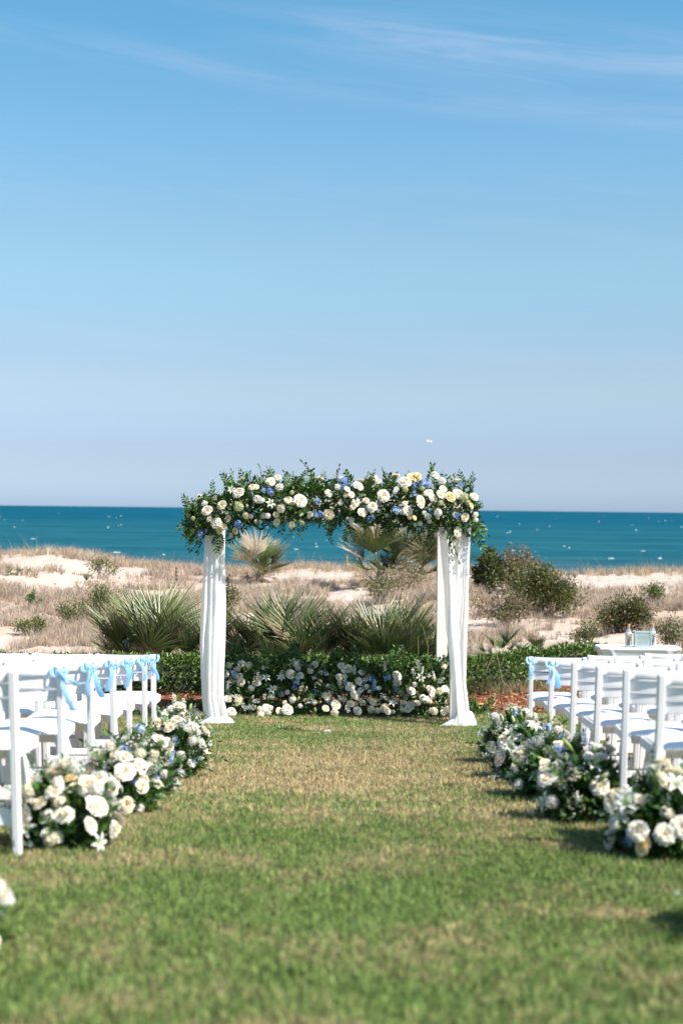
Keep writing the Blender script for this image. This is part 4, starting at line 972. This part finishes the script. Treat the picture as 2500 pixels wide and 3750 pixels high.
# small leafy plant at the foot of the straight drape
for px, lab in ((715, 'small leafy green plant at the foot of the single straight drape'), (1738, 'small leafy green plant behind the hem of the split drape')):
    p = at(px, 2600, 15.9); t = thing('foliage_plant', lab, 'plant', (p.x, 15.75, 0.01), 0, 'leafy plants at the drape feet')
    for i in range(16):
        a_ = rr.uniform(0, 6.28); put('leaf_sprig', rr.choice(SPR+BRD), t, xf(Vector((.05*math.cos(a_), .05*math.sin(a_), .0)), (math.cos(a_)*.8, math.sin(a_)*.8, rr.uniform(.4, 1.3)), rr.uniform(.7, 1.0)))

# ------------------------------------------------------------------ aisle arrangements
def arrangement(label, base, Rx, H, seed, mix, tall=0, grp='aisle flower arrangements'):
    rr = random.Random(seed); t = thing('aisle_arrangement', label, 'flower arrangement', base, 0, grp); o0 = Vector((0, 0, 0))
    n = int(1500*Rx/.28); Ps = []; Ds = []
    for i in range(n):
        a_ = rr.uniform(0, 6.283); e = math.asin(rr.random()**.8); k = rr.uniform(.35, .93); d = Vector((math.cos(a_)*math.cos(e), math.sin(a_)*math.cos(e), math.sin(e)))
        Ps.append((d.x*Rx*k, d.y*Rx*k, .02+d.z*H*k)); Ds.append(tuple(d))
    V, Fc, c = leaf_cloud(np.array(Ps), np.array(Ds)+NR.randn(n, 3)*.6, .07, .032, GREENS)
    tag(put('foliage', np_mesh('foliage', V, Fc, c, M_leaf), t), kind='stuff')
    mix = mix+''.join(rr.sample(mix, int(len(mix)*.98))); mix = [q if q not in 'b' or rr.random() < .35 else rr.choice('lsd') for q in mix]; rr.shuffle(mix)
    cnt = len(mix); ga = rr.uniform(0, 6.28)
    for i, k in enumerate(mix):
        u = (i+rr.random())/cnt; a_ = ga+i*2.39996+rr.uniform(-.5, .5); e = math.asin(max(.02, min(.99, 1-.96*u+rr.uniform(-.1, .1))))
        d = Vector((math.cos(a_)*math.cos(e), math.sin(a_)*math.cos(e), math.sin(e)))
        kk = rr.uniform(.74, 1.12); p = Vector((d.x*Rx*kk, d.y*Rx*kk, .05+d.z*H*kk)); dd = d+Vector((rr.uniform(-.5, .5), rr.uniform(-.5, .5), rr.uniform(-.1, .6)))
        if k in 'pqd': dd = d*.5+Vector((0, 0, .8))
        if k in 'uU': dd = d+Vector((rr.uniform(-.8, .8), rr.uniform(-.8, .8), .2))
        rad = {'w': .050, 'c': .044, 'y': .040, 's': .046, 'k': .048, 'p': .034, 'q': .036, 'b': .040, 'l': .042, 'd': .036, 'a': .046, 'L': .066, 'u': .055, 'U': .060, 'f': .068}[k]*rr.uniform(.74, 1.04)
        flower(t, o0, k, p, dd, rad, rr)
    for i in range(30):
        a_ = rr.uniform(0, 6.283); e = rr.uniform(.0, 1.4); d = Vector((math.cos(a_)*math.cos(e), math.sin(a_)*math.cos(e), math.sin(e)))
        me = rr.choice(SPR+EUC+EUC+BRD); k = rr.uniform(.5, .8); put(me.name.split('.')[0], me, t, xf(Vector((d.x*Rx*k, d.y*Rx*k, .04+d.z*H*k)), d+Vector((0, 0, .15)), rr.uniform(.55, .85)))
    for i in range(tall):
        flower(t, o0, 'q', Vector((rr.uniform(-.06, .06), .05, H*1.02)), (rr.uniform(-.1, .1), 0, 1), .05, rr)
    return t
MIXA = 'wwwcckkywcLLwcsskUfflbkcwwcfswwc'; MIXB = 'wcsffbdlfspwwcUuLfkffwlbssfcwfs'; MIXC = 'ssfpwLUuUfLwfsfffwssfufUsbfwfLs'; MIXD = 'wwkkckywLUcfsslfkwfbfkccwkfwwq'
AR = [((-1.245, 4.12), .24, .27, MIXA, 0, 'aisle arrangement nearest the camera, cut by the picture edge, below the rearmost chair leg'),
      ((-1.26, 6.35), .225, .29, MIXA, 0, 'cream rose aisle arrangement beside the leg of the rearmost chair'),
      ((-1.21, 7.55), .20, .29, MIXD, 0, 'pale cream lily aisle arrangement with eucalyptus, second along the ribboned rows'),
      ((-1.23, 8.35), .21, .31, MIXB, 0, 'third aisle arrangement from the camera along the ribboned rows, with blue blooms'),
      ((-1.17, 9.45), .21, .33, MIXB, 0, 'white and blue aisle arrangement just before the front ribboned row'),
      ((-1.22, 10.35), .20, .36, MIXC, 2, 'aisle arrangement with tall cream spikes nearest the straight drape'),
      ((1.24, 10.70), .23, .36, MIXC, 0, 'green and white lily arrangement closest to the split drape'),
      ((1.24, 9.55), .24, .33, MIXC, 0, 'white filler flower arrangement second along the table side aisle'),
      ((1.24, 8.50), .24, .33, MIXB, 0, 'middle aisle arrangement of the five fully visible ones on the bottle table side'),
      ((1.26, 7.45), .25, .33, MIXC, 0, 'fourth aisle arrangement from the arch on the bottle table side, with green buds'),
      ((1.41, 6.30), .26, .33, MIXA, 0, 'full cream rose arrangement beside the rearmost table side chairs'),
      ((1.40, 4.6), .24, .28, MIXD, 0, 'mostly out of view arrangement casting a shadow near the lower picture edge')]
for i, ((x, y), r_, h_, mix, tall, lab) in enumerate(AR):
    arrangement(lab, (x, y, lawn_z(x, y)), r_, h_, 300+i, mix, tall)

# fallen bits on the lawn
p = ground_at(1050, 2680); t = thing('fallen_sprig', 'dark green leafy sprig lying flat on the lawn before the arch', 'sprig', p+Vector((0, 0, .02)))
for s_, d in ((-.06, (1, .15, .03)), (.05, (1, -.1, .05)), (.02, (-1, .2, .04))):
    put('leaf_sprig', SPR[int(abs(s_)*100) % 5], t, xf(Vector((s_, 0, .01)), d, .7))
p = ground_at(1193, 2690); t = thing('fallen_petals', 'few white petals lying on the grass before the arch', 'petals', p+Vector((0, 0, .02)))
for i in range(5):
    mb = leaf_shape(.03, .028, (.84, .82, .78)); mb.obj('petal', M_petal, t, mat4=xf(Vector((rr.uniform(-.05, .05), rr.uniform(-.05, .05), .01)), (rr.uniform(-1, 1), rr.uniform(-1, 1), .3), 1.0))

# ------------------------------------------------------------------ chairs
WHT = (.76, .735, .75); PAD = (.74, .73, .76)
def slat_mb(z0, z1, bow, th, half=.186, y0=-.055):
    mb = MB(); P = []
    for k in range(13):
        u = -1+2*k/12; x = u*half; yb = y0-bow*(1-u*u)
        P.append([(x, yb-th/2, z0+.004), (x, yb-th/2+.003, z0), (x, yb+th/2, z0), (x, yb+th/2, z1), (x, yb-th/2+.004, z1), (x, yb-th/2, z1-.005)])
    base = len(mb.v); mb.grid(P, WHT, True); mb.f.append(tuple(range(6))); mb.f.append(tuple(range(77, 71, -1))); return mb
def lean(M_y, z): return M_y
def leg_mb(x, w_, d_, y0, z0, y1, z1):
    mb = MB(); sh_ = Matrix.Shear('XY', 4, (0, (y1-y0)/(z1-z0))); Mx = Matrix.Identity(4); Mx[1][2] = (y1-y0)/(z1-z0); Mx[1][3] = y0-z0*(y1-y0)/(z1-z0)
    mb.box((x-w_/2, -d_/2, z0), (x+w_/2, d_/2, z1), WHT, .004, Mx); return mb
def make_chair():
    t = thing('folding_chair', 'x', 'chair')
    for s_ in (-1, 1): leg_mb(s_*.203, .032, .046, .045, 0, -.06, .80).obj('rear_post', M_chair, t)
    slat_mb(.750, .796, .032, .024, y0=-.052).obj('top_rail', M_chair, t, True)
    slat_mb(.687, .743, .03, .015, y0=-.044).obj('slat', M_chair, t); slat_mb(.622, .680, .028, .015, y0=-.036).obj('slat', M_chair, t)
    for s_ in (-1, 1): leg_mb(s_*.170, .028, .04, .42, 0, .20, .425).obj('front_leg', M_chair, t)
    mb = MB()
    for s_ in (-1, 1): mb.box((s_*.18-.012, .0, .405), (s_*.18+.012, .41, .452), WHT, .004)
    mb.box((-.166, .385, .405), (.166, .41, .452), WHT, .004)
    mb.add([(-.166, .03, .452), (.166, .03, .452), (.166, .035, .445), (-.166, .035, .445), (-.166, .10, .40), (.166, .10, .40)], [(0, 3, 2, 1), (3, 4, 5, 2), (0, 1, 5, 4)], WHT)
    mb.obj('seat_frame', M_chair, t)
    mb = MB(); P = []
    for i in range(9):
        v = i/8; row = []
        for j in range(9):
            u = -1+j/4; x = u*.178; y = .035+v*.375; e = (1-u**6)*(1-(2*v-1)**6); row.append((x, y, .454+.026*e**.4+.004*math.sin(v*3.1)))
        P.append(row)
    mb.grid(P, PAD); mb.obj('seat_pad', M_chair, t, True)
    mb = MB(); mb.box((-.187, .018, .13), (.187, .034, .20), WHT, .003); mb.obj('stretcher', M_chair, t)
    mb = MB(); mb.box((-.155, .335, .10), (.155, .35, .155), WHT, .003); mb.obj('stretcher', M_chair, t)
    mb = MB()
    for s_ in (-1, 1):
        for z, w_ in ((.33, .03), (.36, .045), (.39, .06)): mb.box((s_*.187-.004, .02, z), (s_*.187+.004, .02+w_, z+.028), WHT)
    mb.obj('hinge_bracket', M_chair, t); return t
chair0 = make_chair(); first = [True]
def place_chair(x, y, rz, label, grp):
    c_ = chair0 if first[0] else copy_tree(chair0); first[0] = False
    c_.location = (x, y, lawn_z(x, y)); c_.rotation_euler = (0, 0, rz); tag(c_, label, None, grp); return c_
ORD = ['front', 'second', 'third', 'fourth', 'fifth', 'sixth', 'seventh']; SEAT = ['aisle', 'second', 'third', 'fourth', 'fifth']
dl_ = [10.33, 9.87, 9.12, 8.55, 7.74, 6.90, 6.0]; dr_ = [10.98, 9.82, 8.93, 7.99, 7.21, 6.37]
nl = [5, 4, 4, 3, 3, 2, 2]; nr = [5, 4, 4, 3, 3, 2]
rr = random.Random(3); bows = []
# row pitch tightened towards the arch on the ribboned side; each chair stands a little off its line
for side, ds, ns in ((-1, dl_, nl), (1, dr_, nr)):
    for i, d in enumerate(ds):
        for k in range(ns[i]):
            x = side*(1.40+.205+k*.462)+(rr.uniform(-.012, .012)); y = d+.02+rr.uniform(-.02, .02)*(k > 0)+(.05*k if side > 0 else .0)
            side_txt = 'block lined with ribbons' if side < 0 else 'block before the bottle table'
            seat_txt = 'aisle seat' if k == 0 else SEAT[k]+' seat from aisle'
            extra = ''
            if k == 0 and (side < 0 and i < 6 or side > 0 and i < 2): extra = ' with blue ribbon'
            place_chair(x, y, rr.uniform(-.05, .05), 'white chair%s, %s row, %s, %s' % (extra, ORD[i], seat_txt, side_txt), 'white folding chairs')
            if extra: bows.append((side, i, x-side*.205, y, lawn_z(x, y)))

# blue ribbons tied to the aisle posts
RB = [(.24, .50, .80), (.33, .59, .84)]
def ribbon_strip(pts, w0, w1, col, tip=True):
    mb = MB(); P = []; k = len(pts)
    for i, p in enumerate(pts):
        u = i/(k-1); wv = (w0+(w1-w0)*u)*.5; tw = .6*math.sin(u*4); ax = Vector((math.cos(tw), math.sin(tw)*.8, .15)).normalized()
        q = Vector(p); P.append([q-ax*wv, q+Vector((0, -.004, 0)), q+ax*wv])
    mb.grid(P, col); return mb
def make_bow(seed, tails):
    rr = random.Random(seed); t = thing('ribbon_bow', 'x', 'ribbon bow')
    mb = MB(); mb.lathe([(.003, -.018), (.012, -.012), (.015, 0), (.012, .012), (.003, .018)], 8, RB[0]); mb.obj('knot', M_ribbon, t, True, loc=(0, -.03, 0))
    mb = MB(); mb.bar([(-.024, -.03, 0), (-.024, .03, .004), (.024, .03, 0), (.024, -.03, .002), (-.024, -.03, 0)], .005, 5, RB[0]); mb.obj('wrap', M_ribbon, t, True)
    for s_ in (-1, 1):
        P = []
        for i in range(9):
            a_ = math.pi*2*i/8; P.append(Vector((s_*(.012+.04*(1-math.cos(a_))/2), -.035+.02*math.sin(a_)*.6, .03*math.sin(a_)+.02*(1-math.cos(a_))*.5)))
        ribbon_strip(P, .022, .022, RB[1]).obj('loop', M_ribbon, t, True)
    for dx, dy, dz, ln, w_ in tails:
        P = []
        for i in range(8):
            u = i/7; P.append((dx*u+.012*math.sin(u*6+seed), -.035+dy*u-.01*math.sin(u*5), dz*u*(.6+.4*u)))
        ribbon_strip(P, .026, w_, rr.choice(RB)).obj('tail', M_ribbon, t, True)
    return t
TAILS = [[(-.01, -.02, -.13, 1, .03), (.04, -.02, -.16, 1, .035)], [(.01, -.04, -.15, 1, .035), (-.05, -.02, -.08, 1, .03)], [(0, -.03, -.17, 1, .045), (.02, -.01, -.12, 1, .04)],
         [(-.10, -.02, -.02, 1, .05), (-.02, -.02, -.17, 1, .06)], [(.0, -.02, -.16, 1, .04), (.11, -.02, -.17, 1, .05)], [(.13, -.03, -.06, 1, .04), (.09, -.02, -.20, 1, .04)]]
for side, i, x, y, z in bows:
    tl = TAILS[i] if side < 0 else ([(-.02, -.03, -.15, 1, .05), (-.01, -.03, -.11, 1, .04)], [(-.03, -.03, -.14, 1, .035), (.06, -.05, -.17, 1, .06)])[i]
    b_ = make_bow(i+side*10+50, tl)
    b_.location = (x, y-.055, z+.765); b_.scale = (.74, .74, .9)
    tag(b_, 'blue ribbon bow on the aisle post of the %s row, %s' % (ORD[i], 'block without the table' if side < 0 else 'block before the bottle table'), None, 'blue ribbon bows on the chairs')

# ------------------------------------------------------------------ table with bottles and glass box
tp = at(2333, 2366, 16.1); zt = tp.z
table = thing('narrow_table', 'narrow straight-edged table under a fitted white cover behind the chairs', 'table', (tp.x, 16.1, 0))
HX, HY = .468, .185
mb = MB(); mb.box((-HX+.012, -HY+.012, zt-.035), (HX-.012, HY-.012, zt-.006), (.6, .5, .4), .006); mb.obj('tabletop', M_wood, table)
for sx in (-1, 1):
    for sy in (-1, 1):
        mb = MB(); mb.bar([(sx*(HX-.14), sy*(HY-.06), 0), (sx*(HX-.12), sy*(HY-.05), zt-.036)], .016, 8, (.25, .25, .26)); mb.obj('leg', M_plain, table)
tcl = thing('tablecloth', 'white stretchy cloth fitted over the narrow table', 'tablecloth', (tp.x, 16.1, 0))
def sq(a_, e): c_, s_ = math.cos(a_), math.sin(a_); return math.copysign(abs(c_)**e, c_), math.copysign(abs(s_)**e, s_)
mb = MB(); P = []; nn = 128
for kx, ky, z, fa in [(.02, .02, zt+.001, 0), (.6, .6, zt+.001, 0), (.97, .95, zt+.001, 0), (1.0, 1.0, zt-.006, 0), (1.004, 1.01, zt-.03, 0), (.985, .97, zt-.042, .004), (.90, .86, zt-.11, .010), (.80, .76, zt-.22, .014), (.74, .72, zt-.36, .016), (.74, .72, zt-.5, .016), (.77, .76, .1, .012), (.80, .80, .03, .008)]:
    row = []
    for j in range(nn):
        a_ = 6.28319*j/nn; ex, ey = sq(a_, .28); f = fa*(math.sin(a_*11+z*4)+.6*math.sin(a_*23+1))
        row.append((ex*(HX*kx+f), ey*(HY*ky+f), z))
    P.append(row)
mb.grid(P, (1, 1, 1), True); mb.obj('cover', M_cloth, tcl, True)
def text_mesh(txt, size, col):
    cu = bpy.data.curves.new('lettering', 'FONT'); cu.body = txt; cu.size = size; cu.align_x = 'CENTER'; cu.align_y = 'CENTER'; cu.shear = .45; cu.extrude = .0004; cu.space_character = .8
    o = bpy.data.objects.new('lettering', cu); C.objects.link(o); bpy.context.view_layer.update()
    me = bpy.data.meshes.new_from_object(o.evaluated_get(bpy.context.evaluated_depsgraph_get())); bpy.data.objects.remove(o); bpy.data.curves.remove(cu)
    ca = me.color_attributes.new('Col', 'FLOAT_COLOR', 'POINT'); ca.data.foreach_set('color', np.tile(np.array([*col, 1], np.float32), len(me.vertices)))
    me.materials.clear(); me.materials.append(M_plain); me.name = 'lettering'; return me
s1 = 16.0/F_PX
def bottle(px, txt, lab, yy):
    p = at(px, 2364, yy); hb_ = 78*s1; rb = 12.6*s1
    t = thing('glass_bottle', lab, 'bottle', (p.x, yy, zt+.003), 0, 'corked bottles on the table')
    mb = MB(); mb.lathe([(rb*.93, 0), (rb, .008), (rb, hb_*.64), (rb*.9, hb_*.70), (rb*.5, hb_*.80), (rb*.42, hb_*.86), (rb*.42, hb_*.95), (rb*.48, hb_*.955), (rb*.48, hb_*.97)], 18, cap=False); mb.obj('body', M_glass, t, True)
    mb = MB(); mb.lathe([(rb*.40, hb_*.90), (rb*.40, hb_*.97), (rb*.46, hb_*.985), (rb*.44, hb_*1.06)], 12, (.50, .25, .12)); mb.obj('cork', M_cork, t)
    mb = MB(); mb.lathe([(rb*.86, .006), (rb*.86, hb_*.62), (rb*.7, hb_*.66)], 18, (.62, .50, .42)); mb.obj('sand_fill', M_plain, t, True)
    me = text_mesh(txt, rb*1.45, (.03, .03, .03)); o = put('lettering', me, t); o.rotation_euler = (math.radians(90), math.radians(-78), 0); o.location = (rb*.05, -rb-.003, hb_*.33); return t
bottle(2299, 'Brittany', 'corked glass bottle standing clear of the glass box, dark script up its side', 16.0)
bottle(2387, 'Hayden', 'corked glass bottle partly behind the glass box', 16.12)
p = at(2350, 2364, 16.0); wq = 61*s1/2; hq = 57*s1
box = thing('glass_box', 'square clear glass block with engraved panel between the two bottles', 'glass box', (p.x, 15.98, zt+.003), 0)
e = .012
for a_, b_ in (((-wq, -.03, 0), (-wq+e, .05, hq)), ((wq-e, -.03, 0), (wq, .05, hq)), ((-wq+e, -.03, 0), (wq-e, .05, e)), ((-wq+e, -.03, hq-e), (wq-e, .05, hq))):
    mb = MB(); mb.box(a_, b_); mb.obj('glass_side', M_edge, box)
mb = MB(); mb.box((-wq+e, .03, e), (wq-e, .036, hq-e)); mb.obj('back_pane', M_glass, box)
mb = MB(); mb.box((-wq+e, -.024, e), (wq-e, -.018, hq-e)); mb.obj('front_pane', M_glass, box)
mb = MB(); P = []
mb.box((-wq*.66, .0, e+.01), (wq*.66, .018, hq*.74), (.30, .32, .31), .003); mb.obj('sand_fill', M_plain, box)
for k in range(4):
    mb = MB(); z = hq*(.22+.12*k); pts = [(-wq*.42+wq*.84*j/14, -.0015, z+.006*math.sin(j*2.2+k)) for j in range(15)]; mb.bar(pts, .0014, 4, (.14, .16, .16)); mb.obj('engraving', M_plain, box)
